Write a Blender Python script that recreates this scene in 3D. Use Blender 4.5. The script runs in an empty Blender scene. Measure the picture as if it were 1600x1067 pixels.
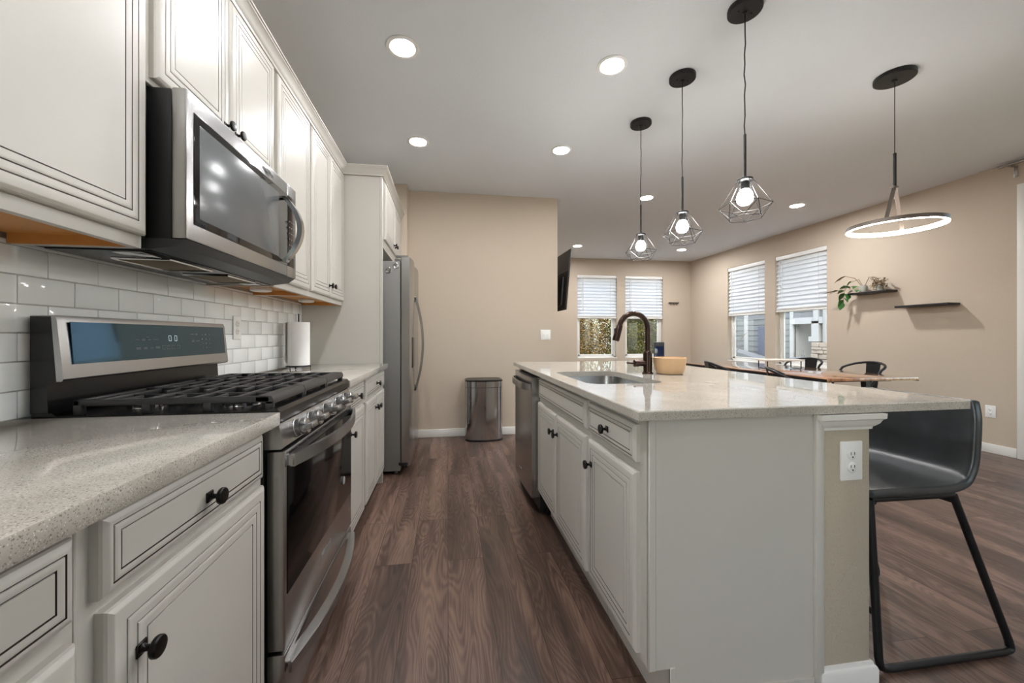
import bpy, bmesh, math, random
from mathutils import Vector, Matrix
from math import sin, cos, pi, radians, sqrt

# ------------------------------------------------------------------ camera, sky, sun, exposure
SC = bpy.context.scene
COL = SC.collection
F_PX, U0, V0, VP, EYE = 610.0, 790.0, 525.0, 700.0, 1.13
YAW = math.atan((U0 - VP) / F_PX)
cd = bpy.data.cameras.new('camera')
cd.sensor_fit = 'HORIZONTAL'
cd.sensor_width = 36.0
cd.lens = F_PX / 1600.0 * 36.0
cd.shift_x = (800.0 - U0) / 1600.0
cd.shift_y = -(533.5 - V0) / 1600.0
cd.clip_start = 0.05
cd.clip_end = 200
cam = bpy.data.objects.new('camera', cd)
COL.objects.link(cam)
cam.location = (0, 0, EYE)
cam.rotation_euler = (radians(90), 0, -YAW)
SC.camera = cam

W = bpy.data.worlds.new('sky')
SC.world = W
W.use_nodes = True
wn = W.node_tree
wn.nodes.clear()
w_out = wn.nodes.new('ShaderNodeOutputWorld')
w_bg = wn.nodes.new('ShaderNodeBackground')
w_sky = wn.nodes.new('ShaderNodeTexSky')
w_sky.sky_type = 'NISHITA'
w_sky.sun_disc = False
w_sky.sun_elevation = radians(48)
w_sky.sun_rotation = radians(220)
w_sky.air_density = 1.0
w_sky.dust_density = 2.5
w_bg.inputs['Strength'].default_value = 2.1
w_mix = wn.nodes.new('ShaderNodeMix')
w_mix.data_type = 'RGBA'
w_mix.inputs[0].default_value = 0.62
w_mix.inputs[7].default_value = (0.64, 0.63, 0.615, 1)      # warm grey mixed in to cut the blue of the skylight
wn.links.new(w_sky.outputs[0], w_mix.inputs[6])
wn.links.new(w_mix.outputs[2], w_bg.inputs[0])
wn.links.new(w_bg.outputs[0], w_out.inputs[0])

sd = bpy.data.lights.new('sun', 'SUN')
sd.energy = 0.8
sd.angle = radians(1.0)
sd.color = (1.0, 0.93, 0.82)
sun = bpy.data.objects.new('sun', sd)
COL.objects.link(sun)
sun.location = (0, -8, 12)
sun.rotation_euler = Vector((0.02, 0.62, -0.78)).to_track_quat('-Z', 'Y').to_euler()

vs = SC.view_settings
vs.view_transform = 'Standard'
vs.look = 'None'
vs.gamma = 1.0
vs.use_curve_mapping = False
vs.exposure = 0.2
SC.display_settings.display_device = 'sRGB'
DOWNLIGHT = 210.0
BULB = 185.0
RING = 75.0

random.seed(7)

# ------------------------------------------------------------------ materials
def lin(r, g, b):
    f = lambda c: (c / 12.92 if c <= 0.04045 else ((c + 0.055) / 1.055) ** 2.4)
    return (f(r / 255.0), f(g / 255.0), f(b / 255.0), 1.0)

def new_mat(name):
    m = bpy.data.materials.new(name)
    m.use_nodes = True
    nt = m.node_tree
    return m, nt, nt.nodes['Principled BSDF']

def mat(name, col, rough=0.5, metal=0.0, spec=0.5, bump=0.0, bscale=200.0, coat=0.0, bdist=0.002, var=0.0, vscale=3.0, stretch=None):
    m, nt, b = new_mat(name)
    b.inputs['Base Color'].default_value = col
    b.inputs['Roughness'].default_value = rough
    b.inputs['Metallic'].default_value = metal
    b.inputs['Specular IOR Level'].default_value = spec
    if coat:
        b.inputs['Coat Weight'].default_value = coat
        b.inputs['Coat Roughness'].default_value = 0.08
    tc = None
    if bump or var:
        tc = nt.nodes.new('ShaderNodeTexCoord')
        mp = nt.nodes.new('ShaderNodeMapping')
        if stretch:
            mp.inputs['Scale'].default_value = stretch
        nt.links.new(tc.outputs['Object'], mp.inputs[0])
    if bump:
        n = nt.nodes.new('ShaderNodeTexNoise')
        n.inputs['Scale'].default_value = bscale
        n.inputs['Detail'].default_value = 3
        nt.links.new(mp.outputs[0], n.inputs[0])
        bp = nt.nodes.new('ShaderNodeBump')
        bp.inputs['Strength'].default_value = bump
        bp.inputs['Distance'].default_value = bdist
        nt.links.new(n.outputs[0], bp.inputs['Height'])
        nt.links.new(bp.outputs[0], b.inputs['Normal'])
    if var:
        n2 = nt.nodes.new('ShaderNodeTexNoise')
        n2.inputs['Scale'].default_value = vscale
        n2.inputs['Detail'].default_value = 5
        nt.links.new(mp.outputs[0], n2.inputs[0])
        mx = nt.nodes.new('ShaderNodeMix')
        mx.data_type = 'RGBA'
        c = col
        mx.inputs[6].default_value = (c[0] * (1 - var), c[1] * (1 - var), c[2] * (1 - var), 1)
        mx.inputs[7].default_value = (min(1, c[0] * (1 + var)), min(1, c[1] * (1 + var)), min(1, c[2] * (1 + var)), 1)
        nt.links.new(n2.outputs[0], mx.inputs[0])
        nt.links.new(mx.outputs[2], b.inputs['Base Color'])
    return m

def emit(name, col, strength):
    m, nt, b = new_mat(name)
    b.inputs['Base Color'].default_value = (0.8, 0.8, 0.8, 1)
    b.inputs['Emission Color'].default_value = col
    b.inputs['Emission Strength'].default_value = strength
    return m

M = {}
M['wall'] = mat('wall_paint', lin(190, 176, 159), 0.75, spec=0.25, bump=0.25, bscale=90, bdist=0.004)
M['drywall'] = mat('stippled_drywall', lin(176, 166, 148), 0.8, spec=0.25, bump=0.7, bscale=110, bdist=0.004)
M['ceiling'] = mat('ceiling_paint', lin(217, 220, 223), 0.9, spec=0.1, bump=0.25, bscale=70, bdist=0.004)
M['trim'] = mat('white_trim', lin(226, 224, 218), 0.4)
M['cab'] = mat('cabinet_paint', lin(191, 187, 179), 0.34, spec=0.5, var=0.03, vscale=4)
M['glaze'] = mat('cabinet_glaze', lin(52, 44, 38), 0.5)
M['under_wood'] = mat('maple_veneer', lin(206, 145, 78), 0.5, var=0.12, vscale=14, stretch=(1, 0.1, 1))
M['bronze'] = mat('black_bronze', lin(24, 22, 21), 0.32, metal=0.6)
M['oil_bronze'] = mat('oil_rubbed_bronze', lin(62, 48, 42), 0.3, metal=0.9)
M['steel'] = mat('brushed_steel', lin(178, 177, 176), 0.27, metal=1.0, bump=0.04, bscale=60, stretch=(1, 1, 40))
M['steel_side'] = mat('grey_enamel', lin(118, 116, 112), 0.5, metal=0.0)
M['polished'] = mat('polished_steel', lin(190, 190, 190), 0.13, metal=1.0)
M['steel_dark'] = mat('dark_steel', lin(120, 119, 118), 0.3, metal=1.0)
M['under_grey'] = mat('dark_grey_enamel', lin(58, 58, 58), 0.4, metal=0.3)
M['chrome'] = mat('chrome', lin(205, 205, 205), 0.12, metal=1.0)
M['black'] = mat('black_enamel', lin(14, 14, 15), 0.22, spec=0.5)
M['black_sat'] = mat('black_satin', lin(20, 20, 21), 0.45)
M['iron'] = mat('cast_iron', lin(40, 40, 41), 0.38, spec=0.55, bump=0.15, bscale=250)
M['black_glass'] = mat('black_glass', lin(10, 10, 11), 0.05, spec=0.6)
M['panel_glass'] = mat('blue_tinted_glass', lin(34, 30, 25), 0.05)
M['panel_glass'].node_tree.nodes['Principled BSDF'].inputs['IOR'].default_value = 2.2
M['panel_glass'].node_tree.nodes['Principled BSDF'].inputs['Specular Tint'].default_value = (0.28, 0.68, 1.0, 1)  # blue tint put in so the reflected blinds turn blue
M['oven_glass'] = mat('oven_glass', lin(10, 9, 9), 0.08, spec=0.22)
M['mw_glass'] = mat('microwave_window', lin(92, 95, 97), 0.2, spec=0.7)  # grey base stands in for the reflected ceiling and wall
M['label'] = mat('key_print', lin(150, 150, 150), 0.5)
M['label_dim'] = mat('key_print_dim', lin(110, 110, 108), 0.5)
M['cyan'] = emit('display_cyan', lin(90, 170, 190), 0.5)
M['mesh_filter'] = mat('filter_mesh', lin(120, 100, 66), 0.5, metal=0.6, bump=0.9, bscale=420, bdist=0.004, var=0.5, vscale=300)
M['white_plastic'] = mat('white_plastic', lin(232, 231, 228), 0.35)
M['paper'] = mat('paper_towel', lin(238, 237, 235), 0.9, spec=0.1, bump=0.3, bscale=180)
M['bowl'] = mat('bamboo_bowl', lin(205, 168, 128), 0.5, var=0.06, vscale=10)
M['leather'] = mat('black_leather', lin(45, 48, 51), 0.33, spec=0.6, bump=0.2, bscale=110, var=0.75, vscale=13)
M['black_metal'] = mat('black_metal', lin(18, 18, 19), 0.42, metal=0.2)
M['wood_rim'] = mat('wood_rim', lin(168, 132, 98), 0.5, var=0.1, vscale=20)
M['grey_canopy'] = mat('ring_bronze', lin(96, 86, 80), 0.4, metal=0.4)
M['blind'] = None
M['tv'] = mat('tv_back', lin(34, 31, 29), 0.4, bump=0.2, bscale=60, var=0.35, vscale=8)
M['leaf'] = mat('leaf_green', lin(58, 112, 50), 0.45, var=0.25, vscale=20)
M['dry_leaf'] = mat('dry_vine', lin(122, 104, 74), 0.7, var=0.3, vscale=40)
M['pot'] = mat('glass_pot', lin(150, 150, 140), 0.3)
M['screen_blue'] = mat('dark_screen', lin(20, 30, 56), 0.08, spec=0.7)
M['rug'] = mat('riser_top', lin(214, 205, 194), 0.6, var=0.08, vscale=12)
M['shelf'] = mat('black_shelf', lin(24, 21, 22), 0.4)
M['drain'] = M['chrome']
M['grout'] = mat('grout', lin(203, 200, 194), 0.85)
M['tile'] = mat('white_tile', lin(238, 240, 239), 0.08, spec=0.55, bump=0.06, bscale=14, bdist=0.004)
M['emit_down'] = emit('lamp_disc', (0.98, 0.985, 1.0, 1), DOWNLIGHT)
M['emit_down_living'] = emit('lamp_disc_living', (0.98, 0.985, 1.0, 1), DOWNLIGHT * 2.9)
M['emit_bulb'] = emit('bulb_glow', (1.0, 0.98, 0.95, 1), BULB)
M['emit_ring'] = emit('ring_glow', (1.0, 0.93, 0.84, 1), RING)
M['emit_puck'] = mat('puck_lens', lin(236, 232, 224), 0.4)

def mk_floor():
    m, nt, b = new_mat('vinyl_plank')
    N, L = nt.nodes, nt.links
    tc = N.new('ShaderNodeTexCoord')
    sep = N.new('ShaderNodeSeparateXYZ')
    L.new(tc.outputs['Object'], sep.inputs[0])
    cmb = N.new('ShaderNodeCombineXYZ')
    L.new(sep.outputs['Y'], cmb.inputs['X'])
    L.new(sep.outputs['X'], cmb.inputs['Y'])
    br = N.new('ShaderNodeTexBrick')
    br.offset = 0.37
    br.inputs['Scale'].default_value = 1.0
    br.inputs['Mortar Size'].default_value = 0.0012
    br.inputs['Mortar Smooth'].default_value = 0.2
    br.inputs['Bias'].default_value = 0.0
    br.inputs['Brick Width'].default_value = 1.22
    br.inputs['Row Height'].default_value = 0.178
    br.inputs['Color1'].default_value = (0.0, 0.0, 0.0, 1)
    br.inputs['Color2'].default_value = (1.0, 1.0, 1.0, 1)
    br.inputs['Mortar'].default_value = (0.5, 0.5, 0.5, 1)
    L.new(cmb.outputs[0], br.inputs['Vector'])
    def math(op, a_, b_=None, c_=None):
        n_ = N.new('ShaderNodeMath'); n_.operation = op
        for k, v_ in enumerate((a_, b_, c_)):
            if v_ is None:
                continue
            if isinstance(v_, (int, float)):
                n_.inputs[k].default_value = v_
            else:
                L.new(v_, n_.inputs[k])
        return n_.outputs[0]
    def noise(kx, ky, zoff, detail, dist=0.0):
        c_ = N.new('ShaderNodeCombineXYZ')
        L.new(math('MULTIPLY', sep.outputs['X'], kx), c_.inputs[0])
        L.new(math('MULTIPLY', sep.outputs['Y'], ky), c_.inputs[1])
        L.new(math('MULTIPLY_ADD', br.outputs['Color'], 9.7, zoff), c_.inputs[2])
        n_ = N.new('ShaderNodeTexNoise')
        n_.inputs['Scale'].default_value = 1.0; n_.inputs['Detail'].default_value = detail; n_.inputs['Distortion'].default_value = dist
        L.new(c_.outputs[0], n_.inputs['Vector'])
        return n_.outputs[0]
    field = noise(7.5, 1.25, 0.0, 1.5, 0.25)          # smooth field whose contours are the cathedral grain
    lines = math('SINE', math('MULTIPLY', field, 165.0))
    broad = noise(9.0, 0.9, 4.0, 2.0, 0.4)
    pores = noise(260.0, 7.0, 2.0, 3.0)
    n2_out = pores
    v_ = math('MULTIPLY_ADD', lines, 0.060, 0.0)
    v_ = math('MULTIPLY_ADD', pores, 0.34, v_)
    v_ = math('MULTIPLY_ADD', broad, 0.85, v_)
    v_ = math('MULTIPLY_ADD', br.outputs['Color'], 0.07, v_)
    cr = N.new('ShaderNodeValToRGB')
    e = cr.color_ramp.elements
    e[0].position = 0.36; e[0].color = lin(48, 39, 35)
    e[1].position = 0.86; e[1].color = lin(126, 101, 88)
    k = e.new(0.60); k.color = lin(82, 63, 54)
    L.new(v_, cr.inputs[0])
    mx = N.new('ShaderNodeMix'); mx.data_type = 'RGBA'
    mx.inputs[7].default_value = lin(34, 26, 23)
    L.new(br.outputs['Fac'], mx.inputs[0]); L.new(cr.outputs[0], mx.inputs[6])
    L.new(mx.outputs[2], b.inputs['Base Color'])
    b.inputs['Roughness'].default_value = 0.36
    b.inputs['Specular IOR Level'].default_value = 0.45
    bp = N.new('ShaderNodeBump'); bp.inputs['Strength'].default_value = 0.12; bp.inputs['Distance'].default_value = 0.001
    L.new(n2_out, bp.inputs['Height']); L.new(bp.outputs[0], b.inputs['Normal'])
    return m
M['floor'] = mk_floor()

def mk_quartz():
    m, nt, b = new_mat('quartz')
    N, L = nt.nodes, nt.links
    tc = N.new('ShaderNodeTexCoord')
    n0 = N.new('ShaderNodeTexNoise'); n0.inputs['Scale'].default_value = 5; n0.inputs['Detail'].default_value = 4
    L.new(tc.outputs['Object'], n0.inputs[0])
    r0 = N.new('ShaderNodeValToRGB')
    r0.color_ramp.elements[0].position = 0.35; r0.color_ramp.elements[0].color = lin(172, 166, 156)
    r0.color_ramp.elements[1].position = 0.7; r0.color_ramp.elements[1].color = lin(190, 185, 176)
    L.new(n0.outputs[0], r0.inputs[0])
    prev = r0.outputs[0]
    for sc, lo, hi, col in ((185, 0.10, 0.32, lin(92, 86, 80)), (320, 0.12, 0.40, lin(116, 109, 102)), (230, 0.08, 0.28, lin(226, 223, 216))):
        v = N.new('ShaderNodeTexVoronoi'); v.inputs['Scale'].default_value = sc; v.inputs['Randomness'].default_value = 1
        L.new(tc.outputs['Object'], v.inputs['Vector'])
        mp = N.new('ShaderNodeMapRange'); mp.inputs[1].default_value = lo; mp.inputs[2].default_value = hi
        mp.inputs[3].default_value = 0.85; mp.inputs[4].default_value = 0.0
        L.new(v.outputs['Distance'], mp.inputs[0])
        sepc = N.new('ShaderNodeSeparateColor'); L.new(v.outputs['Color'], sepc.inputs[0])
        gt = N.new('ShaderNodeMath'); gt.operation = 'GREATER_THAN'; gt.inputs[1].default_value = 0.30
        L.new(sepc.outputs[0], gt.inputs[0])
        ml = N.new('ShaderNodeMath'); ml.operation = 'MULTIPLY'
        L.new(mp.outputs[0], ml.inputs[0]); L.new(gt.outputs[0], ml.inputs[1])
        mx = N.new('ShaderNodeMix'); mx.data_type = 'RGBA'
        L.new(ml.outputs[0], mx.inputs[0]); L.new(prev, mx.inputs[6]); mx.inputs[7].default_value = col
        prev = mx.outputs[2]
    L.new(prev, b.inputs['Base Color'])
    b.inputs['Roughness'].default_value = 0.035
    b.inputs['Specular IOR Level'].default_value = 0.6
    return m
M['quartz'] = mk_quartz()

def mk_table():
    m, nt, b = new_mat('table_planks')
    N, L = nt.nodes, nt.links
    tc = N.new('ShaderNodeTexCoord')
    mp = N.new('ShaderNodeMapping'); mp.inputs['Scale'].default_value = (9, 0.7, 1)
    L.new(tc.outputs['Object'], mp.inputs[0])
    n = N.new('ShaderNodeTexNoise'); n.inputs['Scale'].default_value = 2.2; n.inputs['Detail'].default_value = 6
    L.new(mp.outputs[0], n.inputs[0])
    r = N.new('ShaderNodeValToRGB')
    r.color_ramp.elements[0].position = 0.3; r.color_ramp.elements[0].color = lin(112, 66, 42)
    r.color_ramp.elements[1].position = 0.7; r.color_ramp.elements[1].color = lin(196, 140, 100)
    L.new(n.outputs[0], r.inputs[0]); L.new(r.outputs[0], b.inputs['Base Color'])
    b.inputs['Roughness'].default_value = 0.14
    b.inputs['Coat Weight'].default_value = 1.0
    b.inputs['Coat Roughness'].default_value = 0.06
    return m
M['table'] = mk_table()

def mk_glass():
    m = bpy.data.materials.new('window_glass'); m.use_nodes = True
    nt = m.node_tree; nt.nodes.clear()
    o = nt.nodes.new('ShaderNodeOutputMaterial'); t = nt.nodes.new('ShaderNodeBsdfTransparent')
    g = nt.nodes.new('ShaderNodeBsdfGlossy'); g.inputs['Roughness'].default_value = 0.0
    lw = nt.nodes.new('ShaderNodeLayerWeight'); lw.inputs['Blend'].default_value = 0.5
    pw = nt.nodes.new('ShaderNodeMath'); pw.operation = 'POWER'; pw.inputs[1].default_value = 5.0
    f = nt.nodes.new('ShaderNodeMath'); f.operation = 'MULTIPLY_ADD'; f.inputs[1].default_value = 0.9; f.inputs[2].default_value = 0.045
    nt.links.new(lw.outputs['Facing'], pw.inputs[0]); nt.links.new(pw.outputs[0], f.inputs[0])
    x = nt.nodes.new('ShaderNodeMixShader')
    t.inputs[0].default_value = (0.94, 0.97, 0.96, 1)
    nt.links.new(f.outputs[0], x.inputs[0]); nt.links.new(t.outputs[0], x.inputs[1]); nt.links.new(g.outputs[0], x.inputs[2])
    nt.links.new(x.outputs[0], o.inputs[0])
    return m
M['glass'] = mk_glass()

def mk_blind():
    m = bpy.data.materials.new('blind_slat'); m.use_nodes = True
    nt = m.node_tree; b = nt.nodes['Principled BSDF']; o = nt.nodes['Material Output']
    b.inputs['Base Color'].default_value = lin(240, 241, 242); b.inputs['Roughness'].default_value = 0.45
    t = nt.nodes.new('ShaderNodeBsdfTranslucent'); t.inputs[0].default_value = (0.92, 0.94, 0.97, 1)
    x = nt.nodes.new('ShaderNodeMixShader'); x.inputs[0].default_value = 0.46
    nt.links.new(b.outputs[0], x.inputs[1]); nt.links.new(t.outputs[0], x.inputs[2]); nt.links.new(x.outputs[0], o.inputs[0])
    return m
M['blind'] = mk_blind()

def mk_foliage(name, cols):
    m = bpy.data.materials.new(name); m.use_nodes = True
    nt = m.node_tree; b = nt.nodes['Principled BSDF']; o = nt.nodes['Material Output']
    n = nt.nodes.new('ShaderNodeNewGeometry')
    r = nt.nodes.new('ShaderNodeValToRGB')
    r.color_ramp.elements[0].position = 0.2; r.color_ramp.elements[0].color = cols[0]
    r.color_ramp.elements[1].position = 0.9; r.color_ramp.elements[1].color = cols[2]
    k = r.color_ramp.elements.new(0.5); k.color = cols[1]
    nt.links.new(n.outputs['Random Per Island'], r.inputs[0]); nt.links.new(r.outputs[0], b.inputs['Base Color'])
    b.inputs['Roughness'].default_value = 0.7
    b.inputs['Specular IOR Level'].default_value = 0.1
    t = nt.nodes.new('ShaderNodeBsdfTranslucent'); nt.links.new(r.outputs[0], t.inputs[0])
    x = nt.nodes.new('ShaderNodeMixShader'); x.inputs[0].default_value = 0.3
    nt.links.new(b.outputs[0], x.inputs[1]); nt.links.new(t.outputs[0], x.inputs[2]); nt.links.new(x.outputs[0], o.inputs[0])
    return m
M['fol_gold'] = mk_foliage('autumn_leaves', (lin(44, 42, 18), lin(102, 82, 34), lin(186, 150, 84)))
M['fol_green'] = mk_foliage('green_leaves', (lin(22, 30, 12), lin(56, 66, 24), lin(136, 128, 58)))
M['bark'] = mat('bark', lin(96, 78, 62), 0.9, var=0.2, vscale=12)
M['ground'] = mat('lawn', lin(140, 132, 92), 0.95, var=0.3, vscale=3)
M['siding'] = mat('grey_siding', lin(104, 107, 108), 0.7)
M['siding_b'] = mat('grey_siding_dark', lin(88, 92, 89), 0.7)
M['ext_white'] = mat('white_exterior_trim', lin(160, 161, 161), 0.6)
M['shutter'] = mat('slate_door', lin(88, 94, 108), 0.6)
M['stone'] = mat('ledge_stone', lin(150, 140, 128), 0.85, var=0.35, vscale=9)
M['patio'] = mat('grey_cover', lin(106, 108, 112), 0.7)
M['mulch'] = mat('pale_gravel', lin(196, 190, 180), 0.9, var=0.2, vscale=14)

# ------------------------------------------------------------------ mesh builder
class MB:
    def __init__(s):
        s.bm = bmesh.new(); s.mi = 0; s.T = None
    def m(s, i):
        s.mi = i; return s
    def _v(s, p):
        p = Vector(p)
        return s.bm.verts.new(s.T @ p if s.T else p)
    def _f(s, vs, mi=None):
        try:
            f = s.bm.faces.new(vs)
        except ValueError:
            return None
        f.material_index = s.mi if mi is None else mi
        return f
    def box(s, x0, x1, y0, y1, z0, z1, bev=0.0, seg=2):
        x0, x1 = min(x0, x1), max(x0, x1); y0, y1 = min(y0, y1), max(y0, y1); z0, z1 = min(z0, z1), max(z0, z1)
        v = [s._v((x, y, z)) for x in (x0, x1) for y in (y0, y1) for z in (z0, z1)]
        fs = [s._f([v[i] for i in q]) for q in ((0, 1, 3, 2), (4, 6, 7, 5), (0, 4, 5, 1), (2, 3, 7, 6), (0, 2, 6, 4), (1, 5, 7, 3))]
        if bev > 0:
            b = min(bev, 0.49 * min(x1 - x0, y1 - y0, z1 - z0))
            es = list({e for f in fs for e in f.edges})
            r = bmesh.ops.bevel(s.bm, geom=es, offset=b, segments=seg, affect='EDGES', profile=0.5)
            for f in r['faces']:
                f.material_index = s.mi
        return s
    def quad(s, a, b, c, d):
        s._f([s._v(a), s._v(b), s._v(c), s._v(d)]); return s
    def _ring(s, c, u, w, r, n):
        return [s._v(c + u * (r * cos(2 * pi * i / n)) + w * (r * sin(2 * pi * i / n))) for i in range(n)]
    def loft(s, rings, caps=True, closed=False):
        k = len(rings); n = len(rings[0])
        for j in range(k if closed else k - 1):
            a, b = rings[j], rings[(j + 1) % k]
            for i in range(n):
                s._f([a[i], a[(i + 1) % n], b[(i + 1) % n], b[i]])
        if caps and not closed:
            s._f(list(reversed(rings[0]))); s._f(rings[-1])
    def cyl(s, p0, p1, r0, r1=None, n=20):
        p0, p1 = Vector(p0), Vector(p1); r1 = r0 if r1 is None else r1
        t = (p1 - p0).normalized()
        u = t.orthogonal().normalized(); w = t.cross(u)
        s.loft([s._ring(p0, u, w, r0, n), s._ring(p1, u, w, r1, n)]); return s
    def tube(s, pts, r, n=8, closed=False, flat=None):
        P = [Vector(p) for p in pts]; k = len(P)
        rad = r if isinstance(r, (list, tuple)) else [r] * k
        rings = []; u = None
        for i in range(k):
            if closed:
                t = (P[(i + 1) % k] - P[i - 1]).normalized()
            else:
                t = (P[min(i + 1, k - 1)] - P[max(i - 1, 0)]).normalized()
            if u is None:
                u = t.orthogonal().normalized()
            u = (u - t * u.dot(t))
            u = u.normalized() if u.length > 1e-6 else t.orthogonal().normalized()
            w = t.cross(u)
            rings.append(s._ring(P[i], u, w, rad[i], n))
        s.loft(rings, closed=closed); return s
    def strip(s, pts, ax, wa, bx, wb, closed=False):
        """rectangular section swept: ax*wa by bx*wb (fixed axes or one per point)"""
        rings = []
        for i, p in enumerate(pts):
            p = Vector(p)
            a = Vector(ax[i] if isinstance(ax[0], (tuple, list, Vector)) else ax)
            b = Vector(bx[i] if isinstance(bx[0], (tuple, list, Vector)) else bx)
            rings.append([s._v(p + a * (wa * q) + b * (wb * t)) for q, t in ((-.5, -.5), (.5, -.5), (.5, .5), (-.5, .5))])
        s.loft(rings, closed=closed); return s
    def lathe(s, prof, o, axis=(0, 0, 1), n=28):
        o = Vector(o); t = Vector(axis).normalized(); u = t.orthogonal().normalized(); w = t.cross(u)
        if t.z > 0.99:
            u, w = Vector((1, 0, 0)), Vector((0, 1, 0))
        rings = [s._ring(o + t * h, u, w, max(r, 1e-5), n) for r, h in prof]
        s.loft(rings); return s
    def prism(s, poly, plane, a0, a1):
        def pt(p, a):
            return {'xz': (p[0], a, p[1]), 'yz': (a, p[0], p[1]), 'xy': (p[0], p[1], a)}[plane]
        r0 = [s._v(pt(p, a0)) for p in poly]; r1 = [s._v(pt(p, a1)) for p in poly]
        s.loft([r0, r1]); return s
    def sphere(s, c, r, n=20, k=12, sz=1.0):
        prof = [(r * sin(pi * i / k), -r * sz * cos(pi * i / k)) for i in range(k + 1)]
        return s.lathe(prof, c, n=n)
    def panel(s, O, A, B, Nn, w, h, rings, fill=0):
        """a moulded front: nested rectangular loops (inset, depth, material)"""
        O, A, B, Nn = Vector(O), Vector(A), Vector(B), Vector(Nn)
        prev = None
        for ins, dep, mi in rings:
            lp = [s._v(O + A * a + B * b + Nn * dep) for a, b in ((ins, ins), (w - ins, ins), (w - ins, h - ins), (ins, h - ins))]
            if prev is None:
                s._f(list(reversed(lp)), 0)
            else:
                for i in range(4):
                    s._f([prev[i], prev[(i + 1) % 4], lp[(i + 1) % 4], lp[i]], mi)
            prev = lp
        s._f(prev, fill)
        return s
    def build(s, name, mats, parent=None, smooth=True, ang=38, normals=True, sol=None):
        if normals:
            bmesh.ops.recalc_face_normals(s.bm, faces=s.bm.faces[:])
        me = bpy.data.meshes.new(name)
        s.bm.to_mesh(me); s.bm.free()
        for mm in (mats if isinstance(mats, (list, tuple)) else [mats]):
            me.materials.append(M[mm] if isinstance(mm, str) else mm)
        if smooth:
            me.polygons.foreach_set('use_smooth', [True] * len(me.polygons))
            me.set_sharp_from_angle(angle=radians(ang))
        o = bpy.data.objects.new(name, me)
        COL.objects.link(o)
        if parent is not None:
            o.parent = parent
            if parent.type == 'EMPTY':
                o.matrix_parent_inverse = Matrix.Translation(-parent.location)
        return o

def tag(o, label, cat, group=None):
    o['label'] = label; o['category'] = cat
    if group:
        o['group'] = group
    return o

def thing(name, label, cat, loc, group=None):
    e = bpy.data.objects.new(name, None)
    e.empty_display_size = 0.1
    COL.objects.link(e); e.location = loc
    return tag(e, label, cat, group)

def struct(o):
    o['kind'] = 'structure'; return o

def copy_tree(o, parent=None):
    c = o.copy(); COL.objects.link(c)
    if parent is not None:
        c.parent = parent
    for ch in list(o.children):
        copy_tree(ch, c)
    return c

def text_mesh(name, body, size, mtx, material, parent, extrude=0.0003):
    cu = bpy.data.curves.new(name, 'FONT'); cu.body = body; cu.size = size; cu.extrude = extrude
    cu.align_x = 'CENTER'; cu.align_y = 'CENTER'
    t = bpy.data.objects.new(name, cu); COL.objects.link(t)
    dg = bpy.context.evaluated_depsgraph_get()
    me = bpy.data.meshes.new_from_object(t.evaluated_get(dg))
    bpy.data.objects.remove(t); bpy.data.curves.remove(cu)
    me.transform(mtx)
    me.materials.clear(); me.materials.append(M[material])
    o = bpy.data.objects.new(name, me); COL.objects.link(o)
    o.parent = parent
    if parent.type == 'EMPTY':
        o.matrix_parent_inverse = Matrix.Translation(-parent.location)
    return o

def arc(c, r, a0, a1, n, plane='xz'):
    out = []
    for i in range(n + 1):
        a = a0 + (a1 - a0) * i / n
        p, q = r * cos(a), r * sin(a)
        c_ = Vector(c)
        out.append(c_ + (Vector((p, 0, q)) if plane == 'xz' else Vector((0, p, q)) if plane == 'yz' else Vector((p, q, 0))))
    return out

# ------------------------------------------------------------------ the setting
H = 2.743
XW = -1.085            # kitchen wall
XR = 5.20              # window wall
YK = 4.44              # wall at the end of the kitchen
YF = 7.78              # far wall of the living room
YB = -3.2              # wall behind
XK = 1.27              # end of the kitchen wall

struct(MB().box(XW - .15, XR + .15, YB - .15, YF + .15, -.12, 0).build('floor', 'floor'))
struct(MB().box(XW - .15, XR + .15, YB - .15, YF + .15, H, H + .25).build('ceiling', 'ceiling'))
struct(MB().box(XW, -.43, 4.26, YK, 0, H).build('wall_alcove', 'wall'))
struct(MB().box(XW - .15, XK, YK, YK + .14, 0, H).build('wall_kitchen', 'wall'))
struct(MB().box(XK - .14, XK, YK + .14, YF, 0, H).build('wall_living', 'wall'))

def wall_with_holes(name, axis, fixed0, fixed1, a0, a1, holes, z1=H):
    """axis 'x': the wall runs along x at fixed y; holes: (a0, a1, z0, z1)"""
    b = MB()
    def bx(p, q, z0, z1_):
        if q - p < 1e-4 or z1_ - z0 < 1e-4:
            return
        if axis == 'x':
            b.box(p, q, fixed0, fixed1, z0, z1_)
        else:
            b.box(fixed0, fixed1, p, q, z0, z1_)
    cur = a0
    for (p, q, z0, zt) in sorted(holes):
        bx(cur, p, 0, z1)
        bx(p, q, 0, z0); bx(p, q, zt, z1)
        cur = q
    bx(cur, a1, 0, z1)
    return struct(b.build(name, 'wall'))

FW = [(2.648, 3.515, .668, 2.40), (3.70, 4.556, .668, 2.40)]
RW = [(5.78, 6.649, .672, 2.393), (4.708, 5.575, .672, 2.393)]
DOOR = (.95, 2.785, 0.0, 2.44)
wall_with_holes('wall_far', 'x', YF, YF + .15, XK - .14, XR + .15, FW)
wall_with_holes('wall_right', 'y', XR, XR + .15, YB, YF, RW + [DOOR])
FILL_BW = [(2.4, 4.6, .6, 2.4)]  # unseen rear window, added to let in fill daylight
FILL_LW = [(-2.7, -.5, .7, 2.35)]  # unseen left window, added to throw daylight on the island doors
wall_with_holes('wall_left', 'y', XW - .15, XW, YB, YK, FILL_LW)
wall_with_holes('wall_rear', 'x', YB - .15, YB, XW - .15, XR + .15, FILL_BW)

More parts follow.
